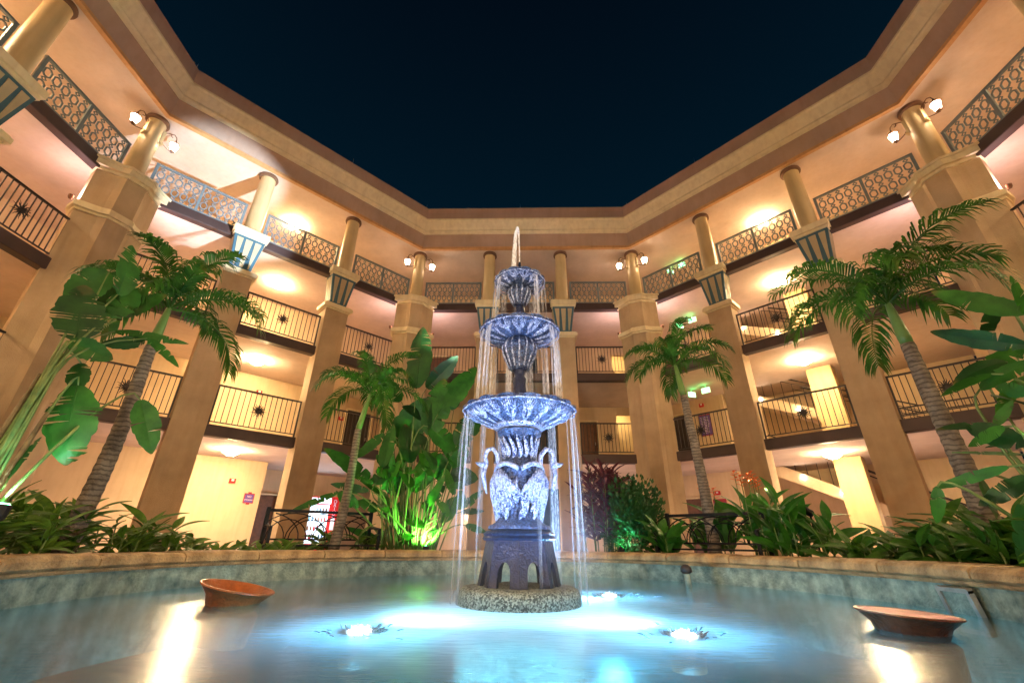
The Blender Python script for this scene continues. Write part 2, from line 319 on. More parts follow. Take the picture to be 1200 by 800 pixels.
def lamp(name, loc, power, color, kind='POINT', rad=0.05, target=None, angle=60, blend=0.5, parent=None):
    l = bpy.data.lights.new(name, kind); l.energy = power; l.color = color; l.shadow_soft_size = rad
    if kind == 'SPOT': l.spot_size = R(angle); l.spot_blend = blend
    o = bpy.data.objects.new(name, l); col.objects.link(o); o.location = loc
    if target is not None: o.rotation_euler = (Vector(target) - Vector(loc)).to_track_quat('-Z', 'Y').to_euler()
    return o

# ------------------------------------------------------------------ building frame (octagonal court)
V = [Vector(p) for p in ((-10.05, -0.69), (-10.456, 8.141), (-4.35, 14.532), (4.35, 14.532), (10.456, 8.141), (10.05, -0.69), (4.35, -6.9), (-4.35, -6.9))]
NF = 8
FD = []; FN = []; FL = []
for e in range(NF):
    d = V[(e + 1) % NF] - V[e]; FL.append(d.length); d = d.normalized(); FD.append(d); FN.append(Vector((d.y, -d.x)))
def corner(i, ins):
    b = FN[(i - 1) % NF] + FN[i % NF]; b = b / b.dot(FN[i % NF]); return V[i % NF] + b * ins
def FT(e, t=0.0, ins=0.0, z=0.0):
    """frame of a wing: x along it, y towards the court, z up"""
    p = V[e] + FD[e] * t + FN[e] * ins
    return Matrix(((FD[e].x, FN[e].x, 0, p.x), (FD[e].y, FN[e].y, 0, p.y), (0, 0, 1, z), (0, 0, 0, 1)))
def CT(i, z=0.0):
    """frame of a corner: x along the court side, y into the court"""
    b = (FN[(i - 1) % NF] + FN[i % NF]).normalized(); x = Vector((-b.y, b.x)); x = -x
    # keep a right-handed frame
    if x.x * b.y - x.y * b.x < 0: x = -x
    return Matrix(((x.x, b.x, 0, V[i % NF].x), (x.y, b.y, 0, V[i % NF].y), (0, 0, 1, z), (0, 0, 0, 1)))
def sweep(profile, facets=range(NF), close=True):
    mb = MB(); k = len(profile)
    for e in facets:
        vs = []
        for i in (e, e + 1):
            for ins, z in profile:
                c = corner(i, ins); vs.append((c.x, c.y, z))
        mb.add(vs, [(j, (j + 1) % k, k + (j + 1) % k, k + j) for j in range(k if close else k - 1)])
    return mb
FZ = {1: 0.0, 2: 3.21, 3: 6.076, 4: 8.976}
CEIL = {1: 2.96, 2: 5.83, 3: 8.73, 4: 11.34}
WING = {0: 'far left wing', 1: 'left wing', 2: 'back wing', 3: 'right wing', 4: 'far right wing'}
FLOORN = {1: 'ground floor', 2: 'second floor', 3: 'third floor', 4: 'top floor'}

B = thing('courtyard_building', 'four-storey octagonal peach stucco hotel block wrapped around the fountain court', 'building')
# floors / ceilings
for k in (2, 3, 4):
    z = FZ[k]; zt = CEIL[k - 1]
    sweep([(-5.2, z - 0.004), (-5.2, zt), (-0.16, zt), (-0.16, z - 0.004)]).build('floor_slab', 'ceiling', B)
sweep([(-5.2, 11.6), (-5.2, 11.34), (0.30, 11.34), (0.30, 11.6)]).build('top_ceiling', 'ceiling', B)
# entablature, bottom to top
sweep([(0.302, 11.335), (0.43, 11.335), (0.43, 11.43), (0.40, 11.46), (0.302, 11.46)]).build('ceiling_lip', 'lip', B)
sweep([(0.302, 11.461), (0.385, 11.461), (0.50, 12.0), (0.302, 12.0)]).build('frieze', 'friezewall', B)
sweep([(0.302, 12.001), (0.52, 12.001), (0.56, 12.02), (0.60, 12.03), (0.64, 12.06), (0.645, 12.10), (0.62, 12.14), (0.60, 12.15), (0.66, 12.22), (0.79, 12.44), (0.855, 12.47), (0.86, 12.53), (0.302, 12.53)]).build('cornice', 'trim', B)
sweep([(0.302, 12.531), (0.80, 12.531), (0.77, 13.14), (0.40, 13.14), (0.302, 13.0)]).build('parapet', 'friezewall', B)
sweep([(-5.6, 11.601), (0.30, 11.601), (0.30, 11.7), (-5.6, 11.7)]).build('roof', 'dark', B)

# hall walls
def wallbox(e, t0, t1, z0, z1, m='wall', ins=-3.4, th=0.15, name='wall', parent=None):
    mb = MB(); mb.box(t0, t1, -th, 0, z0, z1); o = mb.build(name, m, parent or B); o.matrix_local = FT(e, 0, ins); return o
LAP = 1.46
for e in range(NF):
    for k in (1, 2, 3, 4):
        z0, z1 = FZ[k] + 0.002, CEIL[k] - 0.002
        L = FL[e]; A0, A1 = -LAP + 0.02, L + LAP - 0.02
        if e == 1 and k == 1:
            wallbox(e, A0, 5.95, z0, z1)
            wallbox(e, 5.95, L + 2.3, z0, z1, 'wall', -5.15)
        elif e == 1 and k == 2:
            wallbox(e, A0, 8.3, z0, z1); wallbox(e, 8.3, 9.45, z0 + 2.15, z1); wallbox(e, 9.45, A1, z0, z1)
            wallbox(e, 8.0, 9.8, z0, z1, 'wood', -5.1)
        elif e == 2:
            op = {1: [(4.55, 5.75, 2.55)], 2: [(4.5, 5.9, 2.1), (8.2, 9.02, 2.3)], 3: [(3.7, 4.95, 2.1), (8.25, 8.95, 2.2)], 4: []}[k]
            t = A0
            for a, b, h in op:
                wallbox(e, t, a, z0, z1); wallbox(e, a, b, z0 + h, z1); t = b
                if a > 8: wallbox(e, a - 0.3, b + 0.3, z0, z1, 'yellow', -4.6)
            wallbox(e, t, A1, z0, z1)
        elif e == 3 and k < 4:
            wallbox(e, -0.25, 1.0, z0, z1); wallbox(e, A0, -0.25, z0 + 2.15, z1)
            wallbox(e, 1.0, 8.0, z0, z1, 'wall', -5.0); wallbox(e, 8.0, A1, z0, z1)
            wallbox(e, -2.3, 0.6, z0, z1, 'wall', -5.15)
            mb = MB(); mb.box(0, 0.12, -5.0, -3.4, z0, z1); o = mb.build('wall', 'wall', B); o.matrix_local = FT(e, 1.001)
        else: wallbox(e, A0, A1, z0, z1)
# yellow stair pillars of the right wing
for k in (1, 2, 3):
    mb = MB(); mb.box(4.15, 4.85, -3.35, -2.85, FZ[k] + .003, CEIL[k] - .003); o = mb.build('stair_pillar', 'yellow', B); o.matrix_local = FT(3)
# doors and windows of the hall walls
def door(e, t0, t1, z0, h, m, ins=-3.33, name='door'):
    o = wallbox(e, t0 + .05, t1 - .05, z0 + .01, z0 + h - .05, m, ins - 0.12, 0.05, name)
    f = MB(); f.box(t0, t0 + .05, -.16, .03, z0 + .005, z0 + h); f.box(t1 - .05, t1, -.16, .03, z0 + .005, z0 + h); f.box(t0 + .05, t1 - .05, -.16, .03, z0 + h - .05, z0 + h)
    g = f.build('frame', 'trim', B); g.matrix_local = FT(e, 0, ins)
    hd = MB(); hd.bar((t1 - .15, .03, z0 + 1.0), (t1 - .15, .03, z0 + 1.12), .02); hh = hd.build('handle', 'chrome', o)
    return o
door(2, 4.55, 5.75, 0, 2.55, 'darkglass'); door(2, 4.5, 5.9, FZ[2], 2.1, 'darkglass'); door(2, 3.7, 4.95, FZ[3], 2.1, 'darkglass')
door(2, 0.0, 0.95, FZ[3], 2.1, 'wood', -3.25); door(2, 6.6, 7.4, FZ[2], 2.0, 'wood', -3.25)
door(1, 8.3, 9.45, FZ[2], 2.15, 'dark'); door(3, -1.3, -.25, FZ[1], 2.15, 'wood'); door(3, -1.3, -.25, FZ[2], 2.15, 'dark'); door(3, -1.3, -.25, FZ[3], 2.15, 'wood')  # panels in the dark material paint the shade of open doorways
door(1, 6.2, 7.05, 0, 2.1, 'wood', -5.0)

# piers and columns
PW = 0.37
pm = MB(); pm.box(-PW, PW, -.35, .20, 0.002, 7.44); pier_me = pm.mesh('pier', 'pier')
cm = MB(); cm.box(-.40, .40, -.37, .24, 7.441, 7.49); cm.box(-.47, .47, -.37, .30, 7.49, 7.61); cm.box(-.43, .43, -.37, .26, 7.61, 7.66); collar_me = cm.mesh('collar', 'trim')
fb = MB()
Pb = [(-.27, -.25), (.27, -.25), (.27, .12), (-.27, .12)]; Pt = [(-.41, -.25), (.41, -.25), (.41, .26), (-.41, .26)]
fb.prism(Pb, 7.661, 8.72, poly2=Pt); flare_me = fb.mesh('flared_capital', 'blue')
def wedge_mesh():
    mb = MB()
    def face(a0, a1, b0, b1, nrm):   # bottom-left, bottom-right, top-left, top-right corners of the face
        for s0, s1, q0, q1 in ((.14, .20, .09, .30), (.42, .58, .385, .615), (.80, .86, .70, .91)):
            lo, hi = .10, .93
            def pt(s, h):
                lft = a0.lerp(b0, h); rgt = a1.lerp(b1, h); return lft.lerp(rgt, s)
            vs = [pt(s0, lo), pt(s1, lo), pt(q1, hi), pt(q0, hi)]
            vs = [v - nrm * .02 for v in vs] + [v + nrm * .012 for v in vs]
            mb.add(vs, [(3, 2, 1, 0), (4, 5, 6, 7), (0, 1, 5, 4), (1, 2, 6, 5), (2, 3, 7, 6), (3, 0, 4, 7)])
    W = lambda p, z: Vector((p[0], p[1], z))
    for i, j in ((3, 2), (0, 3), (2, 1)):
        a0, a1, b0, b1 = W(Pb[i], 7.661), W(Pb[j], 7.661), W(Pt[i], 8.72), W(Pt[j], 8.72)
        n = (a1 - a0).cross(b0 - a0).normalized(); c = (a0 + a1 + b0 + b1) / 4
        if n.dot(c - Vector((0, 0, c.z))) < 0: n = -n
        face(a0, a1, b0, b1, n)
    return mb.mesh('cream_wedges', 'wedge')
M['wedge'] = mat('wedge_plaster', (0.46, 0.38, 0.24), 0.6, 0.08, 3)
wedge_me = wedge_mesh()
ab = MB(); ab.box(-.44, .44, -.30, .30, 8.721, 8.80); ab.box(-.48, .48, -.30, .35, 8.80, 8.99); abacus_me = ab.mesh('abacus', 'trim')
cb = MB(); cb.lathe([(.27, 8.992), (.27, 9.06), (.25, 9.09), (.235, 9.12), (.235, 9.6), (.215, 11.18), (.215, 11.22)], 28); shaft_me = smooth_angle(cb.mesh('column_shaft', 'column'))
rb = MB(); rb.lathe([(.23, 11.2201), (.275, 11.23), (.285, 11.27), (.275, 11.31), (.27, 11.337)], 28); ring_me = smooth_angle(rb.mesh('column_ring', 'ring'))
CP = [(-.66, .0), (-.70, .30), (-.50, .40), (-.33, .50), (-.22, .62), (.22, .62), (.33, .50), (.50, .40), (.70, .30), (.66, .0), (.5, -.35), (-.5, -.35)]
def scaled(P, g): return [(x * (1 + g / .64), y + (g if y > 0 else 0)) for x, y in P]
c2 = MB(); c2.prism(CP, 0.002, 8.74); cpier_me = c2.mesh('corner_pier', 'pier')
c3 = MB(); c3.prism(scaled(CP, .03), 7.44, 7.50); c3.prism(scaled(CP, .09), 7.50, 7.62); c3.prism(scaled(CP, .05), 7.62, 7.68); ccol_me = c3.mesh('corner_collar', 'trim')
c4 = MB(); c4.prism(scaled(CP, .04), 8.70, 8.78); c4.prism(scaled(CP, .11), 8.78, 8.93); c4.prism(scaled(CP, .14), 8.93, 8.995); ccrown_me = c4.mesh('corner_crown', 'trim')
for e in range(NF):
    T = CT(e)
    p = put('corner_pier', cpier_me, B, T=T); put('collar', ccol_me, p); put('crown', ccrown_me, p)
    c = put('column', shaft_me, B, T=T); put('ring', ring_me, c)
    for j in (1, 2):
        T = FT(e, FL[e] * j / 3)
        p = put('pier', pier_me, B, T=T); put('collar', collar_me, p); q = put('flared_capital', flare_me, p); put('cream_wedges', wedge_me, p); put('abacus', abacus_me, p)
        c = put('column', shaft_me, B, T=T); put('ring', ring_me, c)
# brown balcony edges
def bay(e, j):
    s = FL[e] / 3; t0, t1 = s * j, s * (j + 1)
    return (t0 + (.60 if j == 0 else PW), t1 - (.60 if j == 2 else PW))
for e in range(NF):
    for j in range(3):
        a, b = bay(e, j)
        for k in (2, 3, 4):
            mb = MB(); z = FZ[k]
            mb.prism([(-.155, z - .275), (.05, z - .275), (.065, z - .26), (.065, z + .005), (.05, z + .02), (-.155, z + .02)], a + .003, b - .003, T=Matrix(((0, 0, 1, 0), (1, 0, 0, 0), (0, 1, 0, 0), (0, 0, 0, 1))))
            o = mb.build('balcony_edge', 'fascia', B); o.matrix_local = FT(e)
        if e > 4: continue

# ------------------------------------------------------------------ railings
oct_me = dia_me = None
def ring_mesh(name, wd, h, cut, band=.026, dep=.02):
    o = [(-wd/2+cut, -h/2), (wd/2-cut, -h/2), (wd/2, -h/2+cut), (wd/2, h/2-cut), (wd/2-cut, h/2), (-wd/2+cut, h/2), (-wd/2, h/2-cut), (-wd/2, -h/2+cut)]
    if cut >= wd / 2 - 1e-4: o = [(0, -h/2), (wd/2, 0), (0, h/2), (-wd/2, 0)]
    n = len(o); fx = 1 - 2 * band / wd; fz = 1 - 2 * band / h
    mb = MB(); vs = []
    for y in (-dep/2, dep/2):
        vs += [(x, y, z) for x, z in o] + [(x * fx, y, z * fz) for x, z in o]
    fs = []
    for i in range(n):
        j = (i + 1) % n
        fs += [(i, j, n + j, n + i), (2*n + i, 3*n + i, 3*n + j, 2*n + j), (i, 2*n + i, 2*n + j, j), (n + i, n + j, 3*n + j, 3*n + i)]
    mb.add(vs, fs); return mb.mesh(name, 'bluegrey')
oct_me = ring_mesh('lattice_link', .165, .245, .052, .030); dia_me = ring_mesh('lattice_diamond', .115, .125, .0575, .028)
BAYN = {0: 'left bay', 1: 'middle bay', 2: 'right bay'}
def lattice_rail(e, j):
    s = FL[e] / 3; a = s * j + (.36 if j == 0 else .30); b = s * (j + 1) - (.36 if j == 2 else .30)
    z0 = FZ[4] + .025; H = .985
    rt = thing('lattice_railing', 'blue-grey lattice railing on the top floor of the %s, %s' % (WING[e], BAYN[j]), 'railing', group='lattice railings along the top floor', T=FT(e, (a + b) / 2, 0, z0))
    hw = (b - a) / 2
    f = MB(); f.box(-hw, hw, -.035, .035, H - .05, H); f.build('top_rail', 'bluegrey', rt)
    f = MB(); f.box(-hw, hw, -.02, .02, .02, .055); f.build('bottom_rail', 'bluegrey', rt)
    pm = MB(); pm.box(-.035, .035, -.025, .025, .0, H - .051); pme = pm.mesh('post', 'bluegrey')
    for x in (-hw + .035, 0, hw - .035): put('post', pme, rt, loc=(x, 0, 0))
    n = 5
    for side in (-1, 1):
        x0, x1 = (-hw + .07, -.035) if side < 0 else (.035, hw - .07)
        pan = bpy.data.objects.new('lattice_panel', None); col.objects.link(pan); pan.parent = rt
        sp = (x1 - x0) / n; sx = sp / .196 * 1.0
        for i in range(n):
            x = x0 + sp * (i + .5)
            for z, me in ((.085, dia_me), (.262, oct_me), (.447, dia_me), (.632, oct_me), (.822, dia_me)):
                o = put('lattice_link' if me is oct_me else 'lattice_diamond', me, pan, loc=(x, 0, z + .03)); o.scale = (sx, 1, 1)
def sun_mesh():
    mb = MB(); mb.lathe([(.001, -.03), (.055, -.022), (.075, 0), (.055, .022), (.001, .03)], 12, T=Matrix.Rotation(R(90), 4, 'X'))
    rnd = random.Random(3)
    for i in range(18):
        a = 2 * math.pi * i / 18; L = .215 if i % 2 == 0 else .165; wv = .10
        p = [(math.cos(a + wv * q) * r_, (.012 if i % 2 else -.012), math.sin(a + wv * q) * r_) for r_, q in ((.05, 0), (.11, .6), (.15, -.4), (L, .2))]
        mb.tube(p, [.018, .012, .009, .002], 4)
    return mb.mesh('sun_ornament', 'iron')
sun_me = sun_mesh()
bal = MB(); bal.box(-.009, .009, -.009, .009, .09, 1.02); bal_me = bal.mesh('baluster', 'iron')
def bar_rail(e, j, k, ins=0.0):
    a, b = bay(e, j); a += .03; b -= .03; z0 = FZ[k] + .022; hw = (b - a) / 2
    rt = thing('balcony_railing', 'dark bar railing with spiked sun, %s of the %s, %s' % (FLOORN[k], WING[e], BAYN[j]), 'railing', group='barred railings on the lower balconies', T=FT(e, (a + b) / 2, ins, z0))
    f = MB(); f.box(-hw, hw, -.025, .025, 1.02, 1.06); f.build('top_rail', 'iron', rt)
    f = MB(); f.box(-hw + .04, hw - .04, -.014, .014, .065, .09); f.build('bottom_rail', 'iron', rt)
    pm = MB(); pm.box(-.02, .02, -.02, .02, 0, 1.019); pme = pm.mesh('post', 'iron')
    for x in (-hw + .02, hw - .02): put('post', pme, rt, loc=(x, 0, 0))
    n = 16
    for i in range(1, n): put('baluster', bal_me, rt, loc=(-hw + 2 * hw * i / n, 0, 0))
    put('sun_ornament', sun_me, rt, loc=(0, .03, .55))
for e, js in ((0, (1, 2)), (1, (0, 1, 2)), (2, (0, 1, 2)), (3, (0, 1, 2)), (4, (0, 1))):
    for j in js: lattice_rail(e, j)
for e, js in ((0, (2,)), (1, (0, 1, 2)), (2, (0, 1, 2)), (3, (0, 1, 2)), (4, (0,))):
    for j in js:
        for k in (2, 3): bar_rail(e, j, k)

# ------------------------------------------------------------------ lamps of the building
def light_parts():
    c = MB(); c.lathe([(.09, -.03), (.09, -.0)], 16); canopy = c.mesh('canopy', 'brass')
    g = MB(); g.lathe([(.16, -.055), (.21, -.05), (.21, -.09), (.16, -.095), (.15, -.13), (.10, -.135), (.09, -.17), (.02, -.175)], 16); glass = g.mesh('glass_tiers', 'lamp')
    w_ = MB()
    for r_, z in ((.225, -.052), (.175, -.10), (.11, -.14)):
        pts = [(r_ * math.cos(a), r_ * math.sin(a), z) for a in [2 * math.pi * i / 12 for i in range(13)]]; w_.tube(pts, .006, 4, cap=False)
    for i in range(6):
        a = math.pi * i / 3; ca, sa = math.cos(a), math.sin(a)
        w_.tube([(r_ * ca, r_ * sa, z) for r_, z in ((.09, -.01), (.225, -.05), (.175, -.10), (.11, -.14), (.03, -.185))], .005, 4)
    return canopy, glass, w_.mesh('wire_cage', 'brass')
LP = light_parts()
def ceiling_light(e, t, ins, k, label, g=1.0):
    rt = thing('ceiling_light', label, 'ceiling light', group='tiered glass ceiling lights in the halls', T=FT(e, t, ins, CEIL[k] - .001) @ Matrix.Scale(g, 4))
    for nme, me in zip(('canopy', 'glass_tiers', 'wire_cage'), LP): put(nme, me, rt)
for k in (1, 2, 3, 4):
    for e in (1, 3):
        ceiling_light(e, FL[e] * .5, -1.75, k, 'glowing tiered glass light on the %s hall ceiling, middle bay of the %s' % (FLOORN[k], WING[e]))
ceiling_light(2, 8.6, -3.95, 2, 'glowing ceiling light in the yellow alcove of the back wing, second floor', .42)
ceiling_light(2, 8.6, -3.95, 3, 'glowing ceiling light in the yellow alcove of the back wing, third floor', .42)
WING.update({5: 'near right wing', 6: 'near wing', 7: 'near left wing'})
for e in (0, 4, 5, 6, 7):
    for k in (2, 3, 4): ceiling_light(e, FL[e] * .5, -1.75, k, 'glowing ceiling light on the %s hall ceiling of the %s' % (FLOORN[k], WING[e]))

def lantern_meshes():
    g = MB(); g.lathe([(.055, -.20), (.10, .0), (.075, .03)], 6); glass = g.mesh('lantern_glass', 'lantern')
    f = MB()
    for i in range(6):
        a = math.pi * i / 3; ca, sa = math.cos(a), math.sin(a)
        f.tube([(.058 * ca, .058 * sa, -.21), (.105 * ca, .105 * sa, .0)], .007, 4)
    for r_, z in ((.060, -.21), (.107, .0), (.085, -.10)):
        f.tube([(r_ * math.cos(a), r_ * math.sin(a), z) for a in [math.pi * i / 3 for i in range(7)]], .007, 4, cap=False)
    cap = MB(); cap.lathe([(.125, .0), (.12, .015), (.05, .09), (.015, .12), (.02, .15), (.003, .18)], 6)
    bot = MB(); bot.lathe([(.05, -.215), (.055, -.20), (.02, -.25), (.003, -.28)], 6)
    return glass, f.mesh('cage', 'brass'), cap.mesh('lantern_cap', 'brass'), bot.mesh('finial', 'brass')
LM = lantern_meshes()
def lantern(i, side, label):
    T = CT(i) @ Matrix.Translation((side * .50, .14, 10.86)) @ Matrix.Scale(1.12, 4)
    rt = thing('wall_lantern', label, 'lantern', group='paired lanterns on the corner columns', T=T)
    for nme, me in zip(('lantern_glass', 'cage', 'lantern_cap', 'finial'), LM): put(nme, me, rt)
    s = -side
    a = MB(); a.tube([(0, 0, .17), (s * .02, 0, .24), (s * .08, 0, .28), (s * .14, 0, .24), (s * .13, 0, .18), (s * .09, 0, .17)], .011, 5)
    a.tube([(s * .29, 0, -.12), (s * .20, 0, -.20), (s * .10, 0, -.24), (0, 0, -.26)], .012, 5); a.tube([(s * .14, 0, .24), (s * .22, -.02, .20), (s * .29, -.05, .1)], .011, 5)
    a.build('scroll_arm', 'brass', rt)
    p = MB(); p.box(min(s * .25, s * .31), max(s * .25, s * .31), -.07, .03, -.22, .16); p.box(min(s * .22, s * .29), max(s * .22, s * .29), -.09, .05, -.25, -.22); p.build('backplate', 'column', rt)
for i, nm in ((1, 'front left'), (2, 'back left'), (3, 'back right'), (4, 'front right')):
    for side in (-1, 1):
        lantern(i, side, 'lit glass lantern on the %s side of the %s corner column' % ('right' if side > 0 else 'left', nm))
for i, nm in ((0, 'outer left'), (5, 'outer right'), (6, 'near right'), (7, 'near left')):
    for side in (-1, 1): lantern(i, side, 'lit glass lantern on the %s side of the %s corner column' % ('right' if side > 0 else 'left', nm))
# small pinkish uplights clipped to the collars of the corner piers
for i, nm, pw in ((1, 'front left', 22), (2, 'back left', 20), (3, 'back right', 20), (4, 'front right', 22)):
    for side in (-1, 1):
        T = CT(i) @ Matrix.Translation((side * .80, .12, 7.82))
        rt = thing('pier_uplight', 'small uplight tucked behind the %s corner pier, %s side' % (nm, 'right' if side > 0 else 'left'), 'lamp', group='uplights behind the corner piers', T=T)
        m_ = MB(); m_.lathe([(.03, -.10), (.05, -.06), (.055, 0), (.05, 0.0)], 10); m_.build('lamp_can', 'brass', rt)
        m_ = MB(); m_.tube([(0, 0, -.08), (-side * .06, 0, -.13), (-side * .15, 0, -.13)], .010, 5); m_.build('bracket', 'brass', rt)
        lamp('uplight_lamp', tuple(T @ Vector((0, 0, .06))), pw * .75, (1.0, .70, .74), 'POINT', .04)
# lightning rods on the parapet
for e, t, nm in ((1, .25, 'front left corner'), (1, 5.2, 'left wing'), (2, .2, 'back left corner'), (2, 4.15, 'back wing above the fountain'), (2, 8.6, 'back right corner'), (3, 3.4, 'right wing')):
    m_ = MB(); m_.tube([(0, 0, 0), (0, 0, .05)], .03, 8); m_.tube([(0, 0, .05), (0, 0, .38)], [.008, .003], 5)
    o = m_.build('lightning_rod', 'chrome'); o.matrix_world = FT(e, t, .62, 13.14); tag(o, 'thin metal lightning rod on the parapet, ' + nm, 'lightning rod', 'lightning rods on the parapet')

# ------------------------------------------------------------------ stairs in the right wing
step = MB(); step.box(0, .31, -.6, .6, -.17, 0); step_me = step.mesh('step', 'ceiling')
sb = MB(); sb.box(-.008, .008, -.008, .008, 0, .9); sb_me = sb.mesh('baluster', 'iron')
for k, tt, label in ((1, 2.2, 'ground to second floor stair flight with step lights behind the yellow pillar'), (2, 1.2, 'second to third floor stair flight behind the balcony railing'), (3, 1.2, 'third to top floor stair flight in the right wing')):
    z0, z1 = FZ[k], FZ[k + 1]; n = 17; rise = (z1 - z0) / n; run = .31
    rt = thing('staircase', label, 'staircase', group='stair flights in the right wing', T=FT(3, tt, -4.1, z1))
    for i in range(n - 1):
        put('step', step_me, rt, loc=(run * i, 0, -rise * (i + 1)))
    m_ = MB()
    for y in (-.62, .62):
        m_.add([(0, y - .03, -.02), (0, y + .03, -.02), (0, y - .03, -.45), (0, y + .03, -.45), (run * n, y - .03, z0 - z1 + .25), (run * n, y + .03, z0 - z1 + .25), (run * n, y - .03, z0 - z1 + .003), (run * n, y + .03, z0 - z1 + .003)],
               [(0, 1, 3, 2), (4, 6, 7, 5), (0, 4, 5, 1), (2, 3, 7, 6), (0, 2, 6, 4), (1, 5, 7, 3)])
    m_.add([(0, -.59, -.24), (0, .59, -.24), (run * n, .59, z0 - z1 + .01), (run * n, -.59, z0 - z1 + .01), (0, -.59, -.40), (0, .59, -.40), (run * (n - 1), .59, z0 - z1 + .009), (run * (n - 1), -.59, z0 - z1 + .009)], [(0, 1, 2, 3), (7, 6, 5, 4), (0, 4, 5, 1), (0, 3, 7, 4), (1, 5, 6, 2), (3, 2, 6, 7)])
    m_.build('stringer', 'wall', rt)
    for y in (-.60, .60):
        h = MB(); h.bar((0, y, .95), (run * n, y, z0 - z1 + 1.05), .04); h.bar((0, y, .80), (run * n, y, z0 - z1 + .90), .02); h.build('handrail', 'iron', rt)
    for i in range(n):
        if i % 1 == 0: put('baluster', sb_me, rt, loc=(run * (i + .4), .60, -rise * (i + .7)))
    if k == 1: ls = (3, 6, 9.6)
    else: ls = (4, 7.5)
    for q in ls:
        x = run * q; g = MB(); g.lathe([(.03, -.02), (.045, 0), (.03, .02)], 10, T=Matrix.Translation((x, .67, -rise * q - .08)) @ Matrix.Rotation(R(90), 4, 'X')); o = g.build('step_light', 'steplamp', rt)
# landing rails between the flights, right bay
for k in (2, 3):
    rt = thing('landing_railing', 'dark handrail across the stair opening on the %s of the right wing' % FLOORN[k], 'railing', T=FT(3, 5.0, -3.3, FZ[k]))
    m_ = MB(); m_.box(0, 2.6, -.02, .02, .98, 1.02); m_.box(0, 2.6, -.012, .012, .8, .83); m_.box(0, 2.6, -.012, .012, .1, .13); m_.build('rails', 'iron', rt)
    for i in range(18): put('baluster', sb_me, rt, loc=(.04 + i * .148, 0, .1))

# ------------------------------------------------------------------ signs, alarms, vending machine
def text_obj(body, size, m, parent, T, depth=.002):
    cu = bpy.data.curves.new('lettering', 'FONT'); cu.body = body; cu.size = size; cu.align_x = 'CENTER'; cu.align_y = 'CENTER'; cu.extrude = depth
    o = bpy.data.objects.new('tmp', cu); col.objects.link(o)
    dg = bpy.context.evaluated_depsgraph_get(); me = bpy.data.meshes.new_from_object(o.evaluated_get(dg)); bpy.data.objects.remove(o)
    me.materials.clear(); me.materials.append(M[m])
    p = put('lettering', me, parent, T=T); return p
RX = Matrix.Rotation(R(90), 4, 'X'); RZ = Matrix.Rotation(R(180), 4, 'Z')
TF = RX      # text standing up, facing +y (into the court)
def alarm(e, t, z, label, ins=-3.4):
    rt = thing('fire_alarm', label, 'fire alarm', group='red fire alarms on the hall walls', T=FT(e, t, ins, z))
    m_ = MB(); m_.box(-.09, .09, .002, .05, -.07, .07); m_.build('housing', 'red', rt)
    m_ = MB(); m_.box(-.035, .035, .05, .075, -.01, .05); m_.build('strobe', 'white', rt)
alarm(1, 5.02, 2.27, 'small red fire alarm high on the ground floor wall of the left wing')
alarm(1, 5.10, 5.25, 'small red fire alarm on the second floor wall of the left wing')
alarm(1, 8.15, 4.9, 'red fire alarm beside the dark doorway on the second floor, left wing')
alarm(3, .3, 2.25, 'red fire alarm above the purple ground floor notice board')
alarm(3, .3, 5.55, 'red fire alarm above the purple second floor notice board')
rt = thing('no_smoking_sign', 'square purple sign with maroon rim on the ground floor wall near the brown door', 'sign', T=FT(1, 5.62, -3.4, 1.78))
m_ = MB(); m_.box(-.15, .15, .002, .02, -.15, .15); m_.box(-.05, .05, .002, .0195, -.19, .19); m_.build('plate', 'maroon', rt)
m_ = MB(); m_.box(-.12, .12, .02, .024, -.12, .12); m_.build('face', 'purple', rt)
text_obj('NO', .08, 'signwhite', rt, Matrix.Translation((0, .027, .05)) @ TF); text_obj('SMOKING', .055, 'signwhite', rt, Matrix.Translation((0, .027, -.05)) @ TF)
def board(e, t, z, wd, h, label, ins=-3.4):
    rt = thing('notice_board', label, 'notice board', group='purple notice boards', T=FT(e, t, ins, z))
    m_ = MB(); m_.box(-wd/2 - .03, wd/2 + .03, .002, .03, -h/2 - .03, h/2 + .12); m_.build('backing', 'maroon', rt)
    m_ = MB(); m_.box(-wd/2, wd/2, .03, .035, -h/2, h/2); m_.build('panel', 'purple', rt)
    rnd = random.Random(int(t * 10)); m_ = MB()
    zz = h/2 - .08
    while zz > -h/2 + .05:
        x = -wd/2 + .05
        while x < wd/2 - .08:
            q = rnd.uniform(.03, .09); m_.box(x, min(x + q, wd/2 - .04), .035, .038, zz, zz + .018); x += q + .025
        zz -= .06
    m_.build('printed_lines', 'signwhite', rt)
board(3, .32, 1.45, .42, .95, 'tall purple notice board with pale printing on the ground floor corner wall, right wing')
board(3, .32, 4.75, .42, .75, 'purple notice board on the second floor corner wall behind the railing, right wing')
board(3, 8.45, 4.75, .45, .55, 'purple and red notice board on the second floor near the right palm')
def exit_sign(e, t, ins, k, rot, label):
    rt = thing('exit_sign', label, 'exit sign', group='green exit signs hanging from the hall ceilings', T=FT(e, t, ins, CEIL[k] - .002) @ Matrix.Rotation(R(rot), 4, 'Z'))
    m_ = MB(); m_.box(-.02, .02, -.02, .02, -.08, 0); m_.box(-.16, .16, -.025, .025, -.29, -.08); m_.build('housing', 'white', rt)
    m_ = MB(); m_.box(-.145, .145, .025, .029, -.275, -.095); m_.build('lit_face', 'exit', rt)
    text_obj('EXIT', .13, 'exitletter', rt, Matrix.Translation((0, .032, -.185)) @ TF)
    p = rt.matrix_world @ Vector((0, .12, -.12)); lamp('exit_glow', p, .4, (.1, 1, .25), 'POINT', .05)
